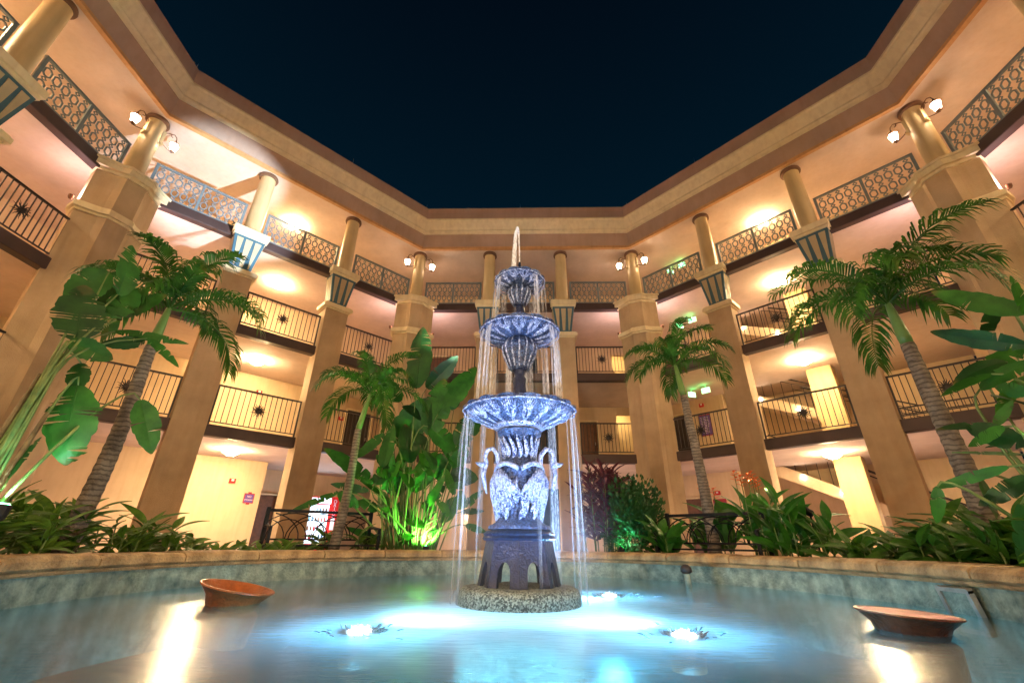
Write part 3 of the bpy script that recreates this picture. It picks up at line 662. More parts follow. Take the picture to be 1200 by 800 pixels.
for k in (2, 3, 4):
    exit_sign(3, 1.15, -2.0, k, 0, 'green lit EXIT sign facing the court, %s of the right wing' % FLOORN[k])
    exit_sign(3, .55, -2.1, k, -60, 'green lit EXIT sign turned sideways beside another one, %s of the right wing' % FLOORN[k])
# vending machine
rt = thing('vending_machine', 'glowing white and red drinks vending machine in the ground floor recess', 'vending machine', T=FT(1, 8.25, -4.0, .003) @ Matrix.Rotation(R(24), 4, 'Z'))
m_ = MB(); m_.box(-.62, .62, -.8, 0, 0, 2.05); m_.build('cabinet', 'red', rt)
m_ = MB(); m_.box(-.59, .30, .0, .02, .45, 1.75); m_.build('display_window', 'vendwhite', rt)
m_ = MB(); m_.box(-.59, .34, .0, .03, 1.80, 2.0); m_.build('header_panel', 'vendwhite', rt)
m_ = MB()
for z in (1.5, 1.2, .9, .62):
    m_.box(-.57, .28, .02, .035, z - .03, z - .01)
m_.build('shelf', 'bluegrey', rt)
bm_ = MB(); bm_.lathe([(.03, 0), (.035, .02), (.035, .12), (.012, .17), (.012, .19)], 8); bms = [bm_.mesh('bottle', q) for q in ('red', 'white', 'blue', 'wood')]
for zi, z in enumerate((1.49, 1.19, .89, .61)):
    for i in range(8): put('bottle', bms[(i // 2 + zi) % 4], rt, loc=(-.52 + i * .105, .03, z - .01))
m_ = MB(); m_.box(.42, .56, .0, .03, .9, 1.3); m_.build('coin_panel', 'white', rt)
text_obj('COLD DRINKS', .10, 'red', rt, Matrix.Translation((-.12, .033, 1.9)) @ TF)
for i, ch in enumerate('DRINK'): text_obj(ch, .17, 'signwhite', rt, Matrix.Translation((.49, .012, 1.88 - i * .13)) @ TF)
p = rt.matrix_world @ Vector((-.15, .35, 1.3)); lamp('vending_glow', p, 18, (.6, .8, 1), 'POINT', .2)
# white wall lamp seen low between the fountain and the plants
rt = thing('wall_lamp', 'bright white round lamp low on the ground floor wall, left of the fountain', 'lamp', T=FT(2, 2.25, -3.4, 1.45))
m_ = MB(); m_.lathe([(.09, .0), (.09, .03)], 12, T=Matrix.Rotation(R(-90), 4, 'X')); m_.build('base', 'chrome', rt)
m_ = MB(); m_.lathe([(.07, .03), (.085, .08), (.05, .14), (.01, .155)], 12, T=Matrix.Rotation(R(-90), 4, 'X')); m_.build('globe', 'steplamp', rt, True)

# ------------------------------------------------------------------ ground, pool
PC = Vector((-.25, 3.75, 0)); WZ = .142
m_ = MB(); m_.lathe([(3.9, -.02), (60, -.02), (60, 0), (3.9, 0)], 64, closed=True); struct(m_.build('ground', 'ground', loc=PC))
m_ = MB(); m_.lathe([(3.72, .0), (3.72, .33), (5.35, .30), (5.42, .22), (5.42, .0)], 72, closed=True); struct(m_.build('planting_bed', 'soil', loc=PC))
m_ = MB(); m_.lathe([(0.01, -.42), (3.6, -.42), (3.6, -.36), (.01, -.36)], 72, closed=True)
M['poolfloor'] = mat('pool_floor_paint', (0.035, 0.11, 0.13), 0.5, 0.2, 3); struct(m_.build('pool_floor', 'poolfloor', loc=PC))
pool = thing('pool_wall', 'round fountain pool wall of green-stained plaster capped with tan stone', 'pool wall', loc=tuple(PC))
m_ = MB(); m_.lathe([(3.45, -.36), (3.71, -.36), (3.71, .33), (3.45, .33)], 128, closed=True); smooth_angle(m_.mesh('x', 'poolwall')); o = m_.build('wall', 'poolwall', pool)
m_ = MB(); m_.lathe([(3.425, .331), (3.449, .331), (3.449, .362), (3.425, .362)], 128, closed=True); m_.lathe([(3.40, .345), (3.45, .345), (3.45, .362), (3.40, .362)], 128, closed=True); m_.build('underlip', 'stone', pool)
# coping: one curved stone per piece
NS = 26; da = 2 * math.pi / NS
def coping_mesh(seed):
    m_ = MB(); rnd = random.Random(seed); q = 8; prof = [(3.39, .365), (3.365, .385), (3.365, .43), (3.385, .455), (3.42, .470), (3.74, .472), (3.75, .46), (3.75, .365)]
    j = rnd.uniform(-.006, .006)
    n = len(prof); vs = []
    for i in range(q + 1):
        a = -da / 2 + .0018 + (da - .0036) * i / q
        ch = .006 if i in (0, q) else 0
        for r_, z in prof: 
            zz = z + (j if z > .40 else 0) - (ch if z > .45 else 0); vs.append((r_ * math.cos(a) + (ch if r_ < 3.4 else 0), r_ * math.sin(a), zz))
    m_.add(vs, [(i * n + k, i * n + (k + 1) % n, (i + 1) * n + (k + 1) % n, (i + 1) * n + k) for i in range(q) for k in range(n)] + [tuple(range(n)), tuple(reversed(range(q * n, (q + 1) * n)))])
    return m_.mesh('coping_stone', 'stone')
cms = [coping_mesh(s) for s in range(5)]
for i in range(NS):
    a = da * i + .07; o = put('coping_stone', cms[(i * 7 + i // 3) % 5], pool, T=Matrix.Rotation(a, 4, 'Z'))
# water
m_ = MB(); m_.lathe([(.001, 0), (3.449, 0)], 96); wt = MB(); wt.add([(3.449 * math.cos(2 * math.pi * i / 96), 3.449 * math.sin(2 * math.pi * i / 96), 0) for i in range(96)], [tuple(range(96))])
FX, FY = -.13, 4.03
wo = wt.build('water', 'water', loc=(PC.x, PC.y, WZ)); struct(wo)

# ------------------------------------------------------------------ fountain
FO = thing('fountain', 'three-tiered cast-iron fountain with swans on a speckled concrete drum in the pool', 'fountain', loc=(FX, FY, 0))
m_ = MB(); m_.lathe([(.50, -.36), (.505, .10), (.50, .20), (.485, .245), (.45, .262), (.40, .268)], 56); o = m_.build('concrete_drum', 'aggregate', FO); smooth_angle(o.data, 50)
# octagonal plinth with arches: eight legs and arch panels
def plinth():
    m_ = MB(); n = 8; z0, z1, r0, r1 = .269, .60, .345, .285
    def P3(a, r_, z): return Vector((r_ * math.cos(a), r_ * math.sin(a), z))
    for i in range(n):
        a0 = math.pi * 2 * i / n; a1 = a0 + math.pi * 2 / n
        def pt(s, z, dr=0):
            h = (z - z0) / (z1 - z0); r_ = r0 + (r1 - r0) * h + dr
            return P3(a0, r_, z).lerp(P3(a1, r_, z), s)
        arch = [(.29, z0)] + [(.5 - .21 * math.cos(t_), z0 + .10 + .08 * math.sin(t_)) for t_ in [math.pi * q / 8 for q in range(9)]] + [(.71, z0)]
        K = len(arch); top = [(0, z0)] + [(0, z1 * .6 + z0 * .4)] + [(s_ / 8 if 0 else (q / 8), z1) for q, s_ in enumerate(range(9))] + [(1, z0)]
        # quads between arch points and outer boundary
        outer = [(0, z0)] + [(q / 8, z1) for q in range(9)] + [(1, z0)]
        for dr, flip in ((0, False), (-.03, True)):
            vs = [pt(s, z, dr) for s, z in arch] + [pt(s, z, dr) for s, z in outer]
            fs = [(q, q + 1, K + q + 1, K + q) for q in range(K - 1)]
            if not flip: fs = [tuple(reversed(f)) for f in fs]
            m_.add(vs, fs)
        vs = [pt(s, z, 0) for s, z in arch] + [pt(s, z, -.03) for s, z in arch]
        m_.add(vs, [(q, q + 1, K + q + 1, K + q) for q in range(K - 1)])
    m_.lathe([(.255, .601), (.300, .601), (.315, .62), (.300, .64), (.31, .655), (.285, .675), (.25, .68)], 40)
    return m_
o = plinth().build('arched_plinth', 'castdark', FO)
m_ = MB(); m_.lathe([(.24, .681), (.27, .69), (.265, .715), (.21, .74), (.165, .79), (.165, .90), (.175, 1.05), (.17, 1.18), (.15, 1.26), (.13, 1.32), (.125, 1.40), (.15, 1.47), (.205, 1.50), (.21, 1.53), (.18, 1.545), (.11, 1.56)], 64, lobes=12, amp=[(.02, 0)] * 4 + [(.06, 0)] * 9 + [(.03, 0)] * 3)
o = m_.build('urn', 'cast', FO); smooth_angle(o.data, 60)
# reeds and leaves in relief round the urn
rl = MB(); rnd = random.Random(5)
for i in range(84):
    a = 2 * math.pi * i / 44 + rnd.uniform(-.05, .05); r0 = .215; zb = rnd.uniform(.72, .95); L = rnd.uniform(.08, .20); tl = rnd.uniform(-.3, .3)
    pts = []
    for q in range(5):
        s = q / 4; rr = .172 + .022 * math.sin(math.pi * s); aa = a + tl * s; pts.append((rr * math.cos(aa), rr * math.sin(aa), zb + L * s))
    rl.tube(pts, [.006, .018, .022, .014, .003], 6)
for i in range(16):
    a = 2 * math.pi * i / 16; pts = []
    for q in range(6):
        s = q / 5; rr = .128 + .05 * s ** 2 + .012; aa = a + .12 * math.sin(s * 5); pts.append((rr * math.cos(aa), rr * math.sin(aa), 1.27 + .2 * s))
    rl.tube(pts, [.008, .02, .024, .02, .014, .004], 6)
o = rl.build('leaf_relief', 'castlit', FO, True); o['kind'] = 'stuff'
# swans
def swan(az):
    m_ = MB(); T = Matrix.Rotation(az, 4, 'Z')
    body = [(.185, 0, .74), (.19, 0, .84), (.205, 0, .96), (.215, 0, 1.08), (.205, 0, 1.16)]
    m_.tube(body, [.02, .035, .055, .055, .03], 10, T=T)
    neck = [(.21, 0, 1.12), (.185, 0, 1.22), (.20, 0, 1.32), (.245, 0, 1.375), (.295, 0, 1.36), (.315, 0, 1.30), (.30, 0, 1.24), (.315, 0, 1.20)]
    m_.tube(neck, [.035, .028, .024, .022, .021, .020, .022, .026], 10, T=T)
    m_.tube([(.30, 0, 1.235), (.335, 0, 1.225), (.375, 0, 1.235), (.40, 0, 1.245)], [.024, .03, .016, .005], 8, T=T)
    m_.tube([(.315, 0, 1.20), (.325, 0, 1.13), (.31, 0, 1.05), (.29, 0, .98)], [.026, .022, .018, .006], 8, T=T)
    b = m_.build('swan_body', 'castpale', FO, True)
    for sd in (-1, 1):
        wv = MB()
        for f in range(9):      # feathers of the raised wing, wrapped round the urn
            s0 = .18 + f * .155; pts = []
            for q in range(6):
                s = q / 5; aa = sd * (s0 * (1 - .15 * s)); zz = .80 + .02 * f + (.36 - .012 * f * f * .35) * s; rr = .190 + .03 * s + .012 * math.sin(math.pi * s)
                pts.append((rr * math.cos(aa), rr * math.sin(aa), zz))
            wv.tube(pts, [.006, .014, .017, .018, .018, .008], 7, T=T)
        pts = []
        for q in range(8):
            s = q / 7; aa = sd * (.10 + 1.36 * s); pts.append((.212 * math.cos(aa), .212 * math.sin(aa), 1.17 + .05 * math.sin(math.pi * s)))
        wv.tube(pts, .022, 7, T=T)
        wv.build('wing', 'castpale', b, True)
swan(math.pi * 1.03); swan(-.03)
def bowl(rz, r, depth, stem_r, lobes, label, exp_=1.5):
    """scalloped dish: dark underside and thin lobed rim, acanthus fans in relief painted pale as if lit"""
    K = 14
    def prof_at(s): return stem_r + (r - stem_r) * (s ** .8), rz - depth * (1 - s ** exp_)
    m_ = MB(); prof = []; amp = []
    for i in range(K + 1):
        s = i / K; prof.append(prof_at(s)); amp.append((.045 * s * s, .004 * s))
    prof += [(r * 1.02, rz + .008), (r * 1.015, rz + .022), (r * .97, rz + .018), (r * .8, rz - .02 if depth > .05 else rz), (stem_r * 1.1, rz - .03)]
    amp += [(.05, .008), (.05, .008), (.04, .008), (.02, 0), (0, 0)]
    m_.lathe(prof, 160, lobes=lobes, amp=amp)
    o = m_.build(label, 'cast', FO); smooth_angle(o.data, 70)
    rl = MB()
    for j in range(lobes):
        a0 = 2 * math.pi * (j + .5) / lobes; half = math.pi / lobes
        for d_ in (-.9, -.66, -.42, -.2, 0, .2, .42, .66, .9):      # veins of one fan
            pts = []; rd = []; s1 = .97 - .14 * abs(d_)
            for q in range(8):
                u = q / 7; s = .12 + (s1 - .12) * u; rr, zz = prof_at(s); aa = a0 + half * d_ * (u ** 1.3) * .95 + (half * .22 * math.sin(u * 6 + j) * (1 if d_ >= 0 else -1))
                pts.append((rr * math.cos(aa), rr * math.sin(aa), zz - .002)); rd.append((.002 + .0050 * math.sin(math.pi * (u * .85 + .1))) * (.35 + r * 1.3))
            rl.tube(pts, rd, 5)
        # rim scroll of the lobe
        pts = []
        for q in range(9):
            u = q / 8 * 2 - 1; aa = a0 + half * u; g = 1 - .03 * (1 - u * u) * -1; pts.append((r * (1.0 + .035 * (1 - u * u)) * math.cos(aa), r * (1.0 + .035 * (1 - u * u)) * math.sin(aa), rz - .008 - .012 * (1 - u * u)))
        rl.tube(pts, .008 * (.5 + r), 5)
    rl.build('acanthus_relief', 'castlit', o, True); return o
bowl(1.73, .525, .155, .15, 16, 'lower_bowl')
m_ = MB(); m_.lathe([(.13, 1.545), (.24, 1.56), (.25, 1.585), (.22, 1.60)], 48, lobes=24, amp=[(.02, 0)] * 4); m_.build('bowl_collar', 'castlit', FO, True)
bowl(2.575, .405, .085, .10, 14, 'middle_bowl', 2.0)
bowl(3.205, .27, .07, .07, 12, 'top_bowl', 2.0)
m_ = MB(); m_.lathe([(.12, 1.62), (.11, 1.72), (.085, 1.80), (.07, 1.88), (.062, 2.0), (.07, 2.06), (.05, 2.09), (.055, 2.13), (.075, 2.15)], 28, lobes=10, amp=[(.08, 0)] * 9); m_.build('middle_stem', 'castdark', FO, True)
def hub(prof, n, name):
    m_ = MB(); m_.lathe(prof, 60, lobes=n, amp=[(.07, 0)] * len(prof)); o = m_.build(name, 'cast', FO, True)
    r_ = MB()
    for j in range(n):
        a = 2 * math.pi * (j + .5) / n; r_.tube([((q[0] + .004) * math.cos(a), (q[0] + .004) * math.sin(a), q[1]) for q in prof[1:]], [.004 + .006 * math.sin(math.pi * (k_ + .5) / len(prof[1:])) for k_ in range(len(prof) - 1)], 5)
    r_.build('hub_relief', 'castlit', o, True)
hub([(.075, 2.15), (.10, 2.17), (.11, 2.20), (.13, 2.25), (.16, 2.32), (.175, 2.38), (.165, 2.43), (.14, 2.47), (.12, 2.50)], 14, 'middle_bowl_hub')
hub([(.055, 2.90), (.07, 2.92), (.085, 2.96), (.11, 3.01), (.12, 3.06), (.11, 3.10), (.085, 3.14)], 12, 'top_bowl_hub')
m_ = MB(); m_.lathe([(.05, 2.50), (.055, 2.62), (.045, 2.70), (.04, 2.78), (.055, 2.83), (.045, 2.88), (.05, 2.90)], 24, lobes=8, amp=[(.06, 0)] * 7); m_.build('upper_stem', 'castdark', FO, True)
m_ = MB(); m_.lathe([(.04, 3.15), (.045, 3.24), (.03, 3.30), (.028, 3.36), (.018, 3.41), (.014, 3.47)], 16); m_.build('nozzle', 'castdark', FO, True)
# water of the fountain
def veil(r0, z0, z1, arcs, flare, name, m='veil'):
    m_ = MB(); N_ = 7
    for a0, a1 in arcs:
        n = max(3, int((a1 - a0) / .06)); vs = []
        for i in range(N_ + 1):
            s = i / N_; rr = r0 + flare * math.sqrt(s); z = z0 + (z1 - z0) * s
            for j in range(n + 1):
                a = a0 + (a1 - a0) * j / n; q = rr + .006 * math.sin(a * 37); vs.append((q * math.cos(a), q * math.sin(a), z))
        b = m_.add(vs, [(i * (n + 1) + j, i * (n + 1) + j + 1, (i + 1) * (n + 1) + j + 1, (i + 1) * (n + 1) + j) for i in range(N_) for j in range(n)])
    return m_.build(name, m, W, True)
W = thing('fountain_water', 'white streams falling from the fountain bowls and the jet on top', 'water stream', loc=(FX, FY, 0))
W['kind'] = 'stuff'
def arcs_(n, wd, seed, ph=0):
    rnd = random.Random(seed); o = []
    for i in range(n):
        a = ph + 2 * math.pi * (i + rnd.uniform(-.2, .2)) / n; w_ = wd * rnd.uniform(.5, 1.3); o.append((a - w_ / 2, a + w_ / 2))
    return o
F_ = -math.pi / 2      # the side towards the near rim stays nearly free of water
def side_arcs(n, w0, w1, seed, gap=.55):
    rnd = random.Random(seed); o = []
    for q in range(n):
        a = F_ + gap + (2 * math.pi - 2 * gap) * (q + rnd.uniform(.2, .8)) / n; w_ = rnd.uniform(w0, w1); o.append((a - w_ / 2, a + w_ / 2))
    return o
veil(.270, 3.17, 2.58, side_arcs(9, .14, .32, 1), .022, 'falling_stream', 'thin')
veil(.262, 3.16, 2.60, side_arcs(6, .3, .6, 5), .008, 'falling_stream', 'mist')
veil(.402, 2.54, 1.74, side_arcs(10, .14, .34, 2), .028, 'falling_stream', 'thin')
veil(.392, 2.54, 1.75, side_arcs(6, .3, .6, 6), .008, 'falling_stream', 'mist')
veil(.500, 1.69, .145, [(-.42, -.16), (-.08, .22), (.3, .40), (2.72, 2.9), (3.0, 3.3), (3.36, 3.62), (.75, .95), (1.35, 1.5), (1.9, 2.1), (2.35, 2.5)], .012, 'falling_stream')
veil(.520, 1.68, .145, [(-.30, -.05), (.02, .25), (2.95, 3.12), (3.2, 3.42)], .035, 'falling_stream')
veil(.530, 1.68, .145, [(-.5, -.1), (2.8, 3.1), (3.3, 3.6)], .06, 'falling_stream', 'mist')
veil(.505, 1.68, .145, [(-1.3, -1.22), (-.95, -.85), (4.0, 4.08)], .01, 'falling_stream', 'mist')
# fine spray hanging round the foot of the fountain
mm = bpy.data.materials.new('spray_mist'); mm.use_nodes = True; t = mm.node_tree; t.nodes.clear(); o_ = N(t, 'ShaderNodeOutputMaterial'); pv = N(t, 'ShaderNodeVolumePrincipled'); pv.inputs['Color'].default_value = (.9, .94, 1, 1); pv.inputs['Anisotropy'].default_value = .2
tcn = N(t, 'ShaderNodeTexCoord'); sp_ = N(t, 'ShaderNodeSeparateXYZ'); mp_ = N(t, 'ShaderNodeMapping'); mp_.inputs['Scale'].default_value = (1, 1, 0); ln_ = N(t, 'ShaderNodeVectorMath', operation='LENGTH')
t.links.new(tcn.outputs['Object'], sp_.inputs[0]); t.links.new(tcn.outputs['Object'], mp_.inputs[0]); t.links.new(mp_.outputs[0], ln_.inputs[0])
a_ = N(t, 'ShaderNodeMapRange'); a_.interpolation_type = 'SMOOTHSTEP'; a_.inputs['From Min'].default_value = .45; a_.inputs['From Max'].default_value = .95; a_.inputs['To Min'].default_value = .10; a_.inputs['To Max'].default_value = 0; t.links.new(ln_.outputs['Value'], a_.inputs['Value'])
b_ = N(t, 'ShaderNodeMapRange'); b_.interpolation_type = 'SMOOTHSTEP'; b_.inputs['From Min'].default_value = .15; b_.inputs['From Max'].default_value = 1.3; b_.inputs['To Min'].default_value = 1; b_.inputs['To Max'].default_value = 0; t.links.new(sp_.outputs['Z'], b_.inputs['Value'])
c_ = N(t, 'ShaderNodeMath', operation='MULTIPLY'); t.links.new(a_.outputs[0], c_.inputs[0]); t.links.new(b_.outputs[0], c_.inputs[1]); t.links.new(c_.outputs[0], pv.inputs['Density']); t.links.new(pv.outputs[0], o_.inputs['Volume'])
M['mistvol'] = mm; m_ = MB(); m_.lathe([(1.0, .15), (1.0, 1.35)], 32); o = m_.build('spray_mist', 'mistvol', loc=(FX, FY, 0)); o['kind'] = 'stuff'; o['label'] = 'fine bluish spray hanging around the foot of the fountain'; o['category'] = 'mist'
m_ = MB(); m_.tube([(0, 0, 3.47), (-.004, 0, 3.7), (-.012, 0, 3.9), (-.022, 0, 3.97), (-.035, 0, 3.985)], [.006, .008, .012, .014, .006], 8)
m_.tube([(-.03, 0, 3.985), (-.045, 0, 3.9), (-.055, 0, 3.7), (-.065, 0, 3.45), (-.075, 0, 3.22)], [.008, .02, .026, .028, .03], 8, cap=False)
m_.build('jet', 'spray', W, True)

# submersible lamps with a little boil of water over each
for x, y, nm in ((-1.0, 2.80, 'left of the fountain'), (.72, 4.70, 'behind the fountain on the right'), (.79, 2.83, 'right of the fountain')):
    rt = thing('pool_light', 'bright submersible light boiling the water surface, ' + nm, 'pool light', loc=(x, y, WZ), group='submersible lights round the fountain')
    m_ = MB(); m_.lathe([(.09, -.16), (.10, -.05), (.09, -.012), (.075, -.008)], 20); m_.build('housing', 'terrawet', rt, True)
    m_ = MB(); m_.lathe([(.07, -.007), (.06, .004), (.02, .008)], 16); m_.build('lens', 'uwlamp', rt, True)
    rnd = random.Random(int(x * 100)); m_ = MB()
    for i in range(90):
        a = rnd.uniform(0, 6.28); r_ = abs(rnd.gauss(0, .09)); h = rnd.uniform(.002, .035) * math.exp(-r_ * 6); s = rnd.uniform(.0015, .004)
        px, py = r_ * math.cos(a) * 1.3, r_ * math.sin(a); m_.tube([(px, py, 0), (px * 1.1, py * 1.1, h), (px * 1.2, py * 1.2, h * .9 + s)], [s, s * 1.3, s * .3], 4)
    o = m_.build('splash', 'spray', rt); o['kind'] = 'stuff'
    l = lamp('fountain_spot', (x, y, WZ + .08), 92, (.40, .62, 1.0), 'SPOT', .05, target=(FX, FY, 2.5), angle=100, blend=.6)
    dx, dy = FX - x, FY - y; dl = math.hypot(dx, dy); lamp('underwater_glow', (x + dx / dl * .13, y + dy / dl * .13, WZ - .30), 85, (.38, .76, 1.0), 'SPOT', .06, target=(FX + dx * .0, FY, WZ + .12), angle=120, blend=.9); lamp('underwater_glow', (x, y, WZ - .28), 30, (.22, .66, 1.0), 'POINT', .1)

# terracotta bowls in the pool
def pot(loc, r, h, tilt, az, m, label, water):
    T = Matrix.Translation(loc) @ Matrix.Rotation(az, 4, 'Z') @ Matrix.Rotation(tilt, 4, 'Y')
    rt = thing('terracotta_bowl', label, 'bowl', T=T, group='terracotta bowls in the pool')
    b = MB(); b.lathe([(r * .62, 0), (r * .66, h * .12), (r * .74, h * .5), (r * .93, h * .85), (r * 1.0, h * .93), (r, h), (r * .94, h * 1.01), (r * .90, h * .93), (r * .6, h * .3), (.01, h * .25)], 48); o = b.build('basin', m, rt); smooth_angle(o.data, 50)
    f = MB(); f.lathe([(r * .78, -.22), (r * .80, -.02), (r * .70, .0)], 40); o = f.build('foot', m, rt); smooth_angle(o.data, 50)
    if water: q = MB(); q.lathe([(r * .93, h * .985), (.005, h * .99)], 40); q.build('water_fill', 'potwater', rt)
pot((-2.36, 3.80, .11), .27, .15, R(11), R(12), 'terracotta', 'tilted orange terracotta bowl standing in the pool, left of the fountain', False)
pot((2.19, 3.06, .11), .255, .125, R(3), R(-12), 'terrawet', 'wide dark terracotta bowl full of water coloured pink, right of the fountain', True)
# spout and skimmer frame on the pool wall
rt = thing('pool_spout', 'small dark mushroom-capped pipe by the far pool wall, right of the fountain', 'pipe', loc=(1.78, 5.62, 0))
m_ = MB(); m_.tube([(0, 0, -.3), (0, 0, .30)], .035, 12); m_.build('pipe', 'poolwall', rt, True)
m_ = MB(); m_.lathe([(.04, .28), (.065, .30), (.06, .34), (.03, .37), (.005, .375)], 16); m_.build('cap', 'dark', rt, True)
a = .0; T = Matrix.Translation((PC.x + 3.38 * math.cos(a), PC.y + 3.38 * math.sin(a), .205)) @ Matrix.Rotation(a + math.pi / 2, 4, 'Z') @ Matrix.Rotation(R(-10), 4, 'X') @ Matrix.Rotation(R(180), 4, 'Z')
rt = thing('skimmer_frame', 'worn pale rectangular frame fixed to the pool wall beside the dark bowl', 'frame', T=T)
m_ = MB()
for s in (-1, 1): m_.box(s * .12 - .014, s * .12 + .014, -.02, .02, -.17, .10)
m_.box(-.134, .134, -.021, .021, .085, .115); m_.box(-.134, .134, -.021, .021, -.18, -.155); m_.build('rim', 'chrome', rt)
m_ = MB(); m_.box(-.105, .105, -.005, .0, -.154, .084); m_.build('plate', 'poolwall', rt)
m_ = MB()
for s in (-1, 1): m_.lathe([(.009, -.03), (.007, -.024)], 8, T=Matrix.Translation((s * .07, 0, .1)) @ Matrix.Rotation(R(90), 4, 'X'))
m_.build('screws', 'dark', rt)

# ------------------------------------------------------------------ benches
def bench(a, b, label):
    a = Vector(a); b = Vector(b); d = (b - a).normalized(); L = (b - a).length; n = Vector((d.y, -d.x, 0))
    if n.dot(Vector((PC.x, PC.y, 0)) - a) < 0: n = -n
    mid = (a + b) / 2
    T = Matrix(((d.x, n.x, 0, mid.x), (d.y, n.y, 0, mid.y), (0, 0, 1, 0.30), (0, 0, 0, 1)))
    rt = thing('garden_bench', label, 'bench', T=T, group='black metal benches behind the pool')
    h = L / 2; top = .70; sz = .22
    m_ = MB(); m_.box(-h, h, -.02, .02, top - .04, top); m_.box(-h + .04, h - .04, -.012, .012, sz + .06, sz + .085); m_.build('back_rail', 'bench', rt)
    for s in (-1, 1):
        m_ = MB(); m_.box(s * h - .025, s * h + .025, -.025, .025, -.02, top + .02); m_.build('back_post', 'bench', rt)
        m_ = MB(); m_.box(s * h - .02, s * h + .02, .42, .46, -.02, sz + .22); m_.tube([(s * h, .0, sz + .24), (s * h, .2, sz + .25), (s * h, .47, sz + .22)], .02, 6); m_.build('arm', 'bench', rt)
    for i in range(5):      # overlapping arches of the back
        m_ = MB()
        c = -h + 2 * h * (i - .0) / 4; rr = h * .62; pts = []
        for q in range(15):
            t_ = math.pi * q / 14; x = c - rr * math.cos(t_); z = sz + .08 + (top - sz - .13) * math.sin(t_)
            if -h < x < h: pts.append((x, 0, z))
        if len(pts) > 2: m_.tube(pts, .009, 5); m_.build('back_arch', 'bench', rt)
    for i in range(6):
        m_ = MB(); c = -h + 2 * h * i / 5; rr = h * .36; pts = []
        for q in range(11):
            t_ = math.pi * q / 10; x = c - rr * math.cos(t_); z = sz + .08 + (top - sz) * .55 * math.sin(t_)
            if -h < x < h: pts.append((x, .0, z))
        if len(pts) > 2: m_.tube(pts, .008, 5); m_.build('back_arch', 'bench', rt)
    for i in range(7):
        m_ = MB(); m_.box(-h, h, .05 + i * .058, .09 + i * .058, sz - .015, sz + .005); m_.build('seat_slat', 'bench', rt)
bench((-3.82, 6.62, 0), (-2.62, 7.59, 0), 'black metal bench with arched back in front of the vending machine')
bench((2.18, 7.36, 0), (3.20, 6.40, 0), 'black metal bench with arched back among the canna leaves on the right')

# ------------------------------------------------------------------ plants
def leaf_into(mb, L, W_, fold=.25, droop=.25, tears=0, seed=0, shape='paddle', n=14, T=None, curl=0.0):
    """blade along +y, normal +z; split sides where tears fall"""
    rnd = random.Random(seed)
    def wd(s):
        if shape == 'paddle': return W_ / 2 * max(.015, (math.sin(math.pi * min(1, (s ** .82) * .96 + .035)) ** .66)) * (1 + .05 * math.sin(s * 23 + seed) + .035 * math.sin(s * 51 + 2 * seed))
        if shape == 'lance': return W_ / 2 * max(.01, math.sin(math.pi * (s ** .8)) ** .9)
        return W_ / 2 * max(.01, math.sin(math.pi * s) ** .8)
    def P(s, x):
        y = L * s; z = -droop * L * s * s + fold * abs(x) * (1 - .5 * s); yy = y * (1 - .12 * droop * s)
        return Vector((x + curl * L * s * s, yy, z))
    for side in (-1, 1):
        cuts = set(rnd.sample(range(2, n - 1), min(tears, n - 3))) if tears else set()
        rows = []
        for i in range(n + 1):
            s = i / n; rows.append((s, s))
        for i in range(n):
            s0, s1 = i / n, (i + 1) / n
            g0 = .34 / n if i in cuts else 0; g1 = .34 / n if (i + 1) in cuts else 0
            w0, w1 = wd(s0), wd(s1); sag = .10 * W_ * rnd.uniform(0, 1) if tears else 0
            base = len(mb.v); vs = []; uvs = []
            for (s, w_, g) in ((s0, w0, g0), (s1, w1, -g1)):
                for q in (0, .5, 1):
                    x = side * w_ * q; fwd = .10 * q * w_ / L
                    p = P(s + g * q * 1.2 + fwd * (1 - s), x); p.z -= (sag * q * q if (g0 or g1) else 0) + .12 * w_ * q * q
                    vs.append(T @ p if T is not None else p); uvs.append((side * q, s))
            f = [(0, 1, 4, 3), (1, 2, 5, 4)]
            if side > 0: f = f
            else: f = [tuple(reversed(x)) for x in f]
            b = mb.add(vs, f)
            for k_, u_ in enumerate(uvs): mb.uv[b + k_] = u_
    # midrib
    pts = [P(i / 6, 0) + Vector((0, 0, -.004)) for i in range(7)]
    b = len(mb.v); mb.tube(pts, [max(.003, W_ * .035 * (1 - i / 7)) for i in range(7)], 4, T=T)
    for k_ in range(b, len(mb.v)): mb.uv[k_] = (0, .5)
def orient(base, tip, toward=Vector((0, 0, 1)), roll=0.0):
    y = (Vector(tip) - Vector(base)).normalized(); z = toward - y * toward.dot(y)
    if z.length < 1e-3: z = Vector((0, -1, 0)) - y * (-y.y)
    z.normalize(); x = y.cross(z)
    m_ = Matrix(((x.x, y.x, z.x, base[0]), (x.y, y.y, z.y, base[1]), (x.z, y.z, z.z, base[2]), (0, 0, 0, 1)))
    return m_ @ Matrix.Rotation(roll, 4, 'Y')
CAMP = Vector((-.094, 0, .6))
def face_dir(p, rnd, k=.9):
    v = (Vector((FX * .5, .4, 1.2)) - Vector(p)).normalized(); return (v * k + Vector((rnd.uniform(-.5, .5), rnd.uniform(-.3, .3), rnd.uniform(-.1, .5)))).normalized()

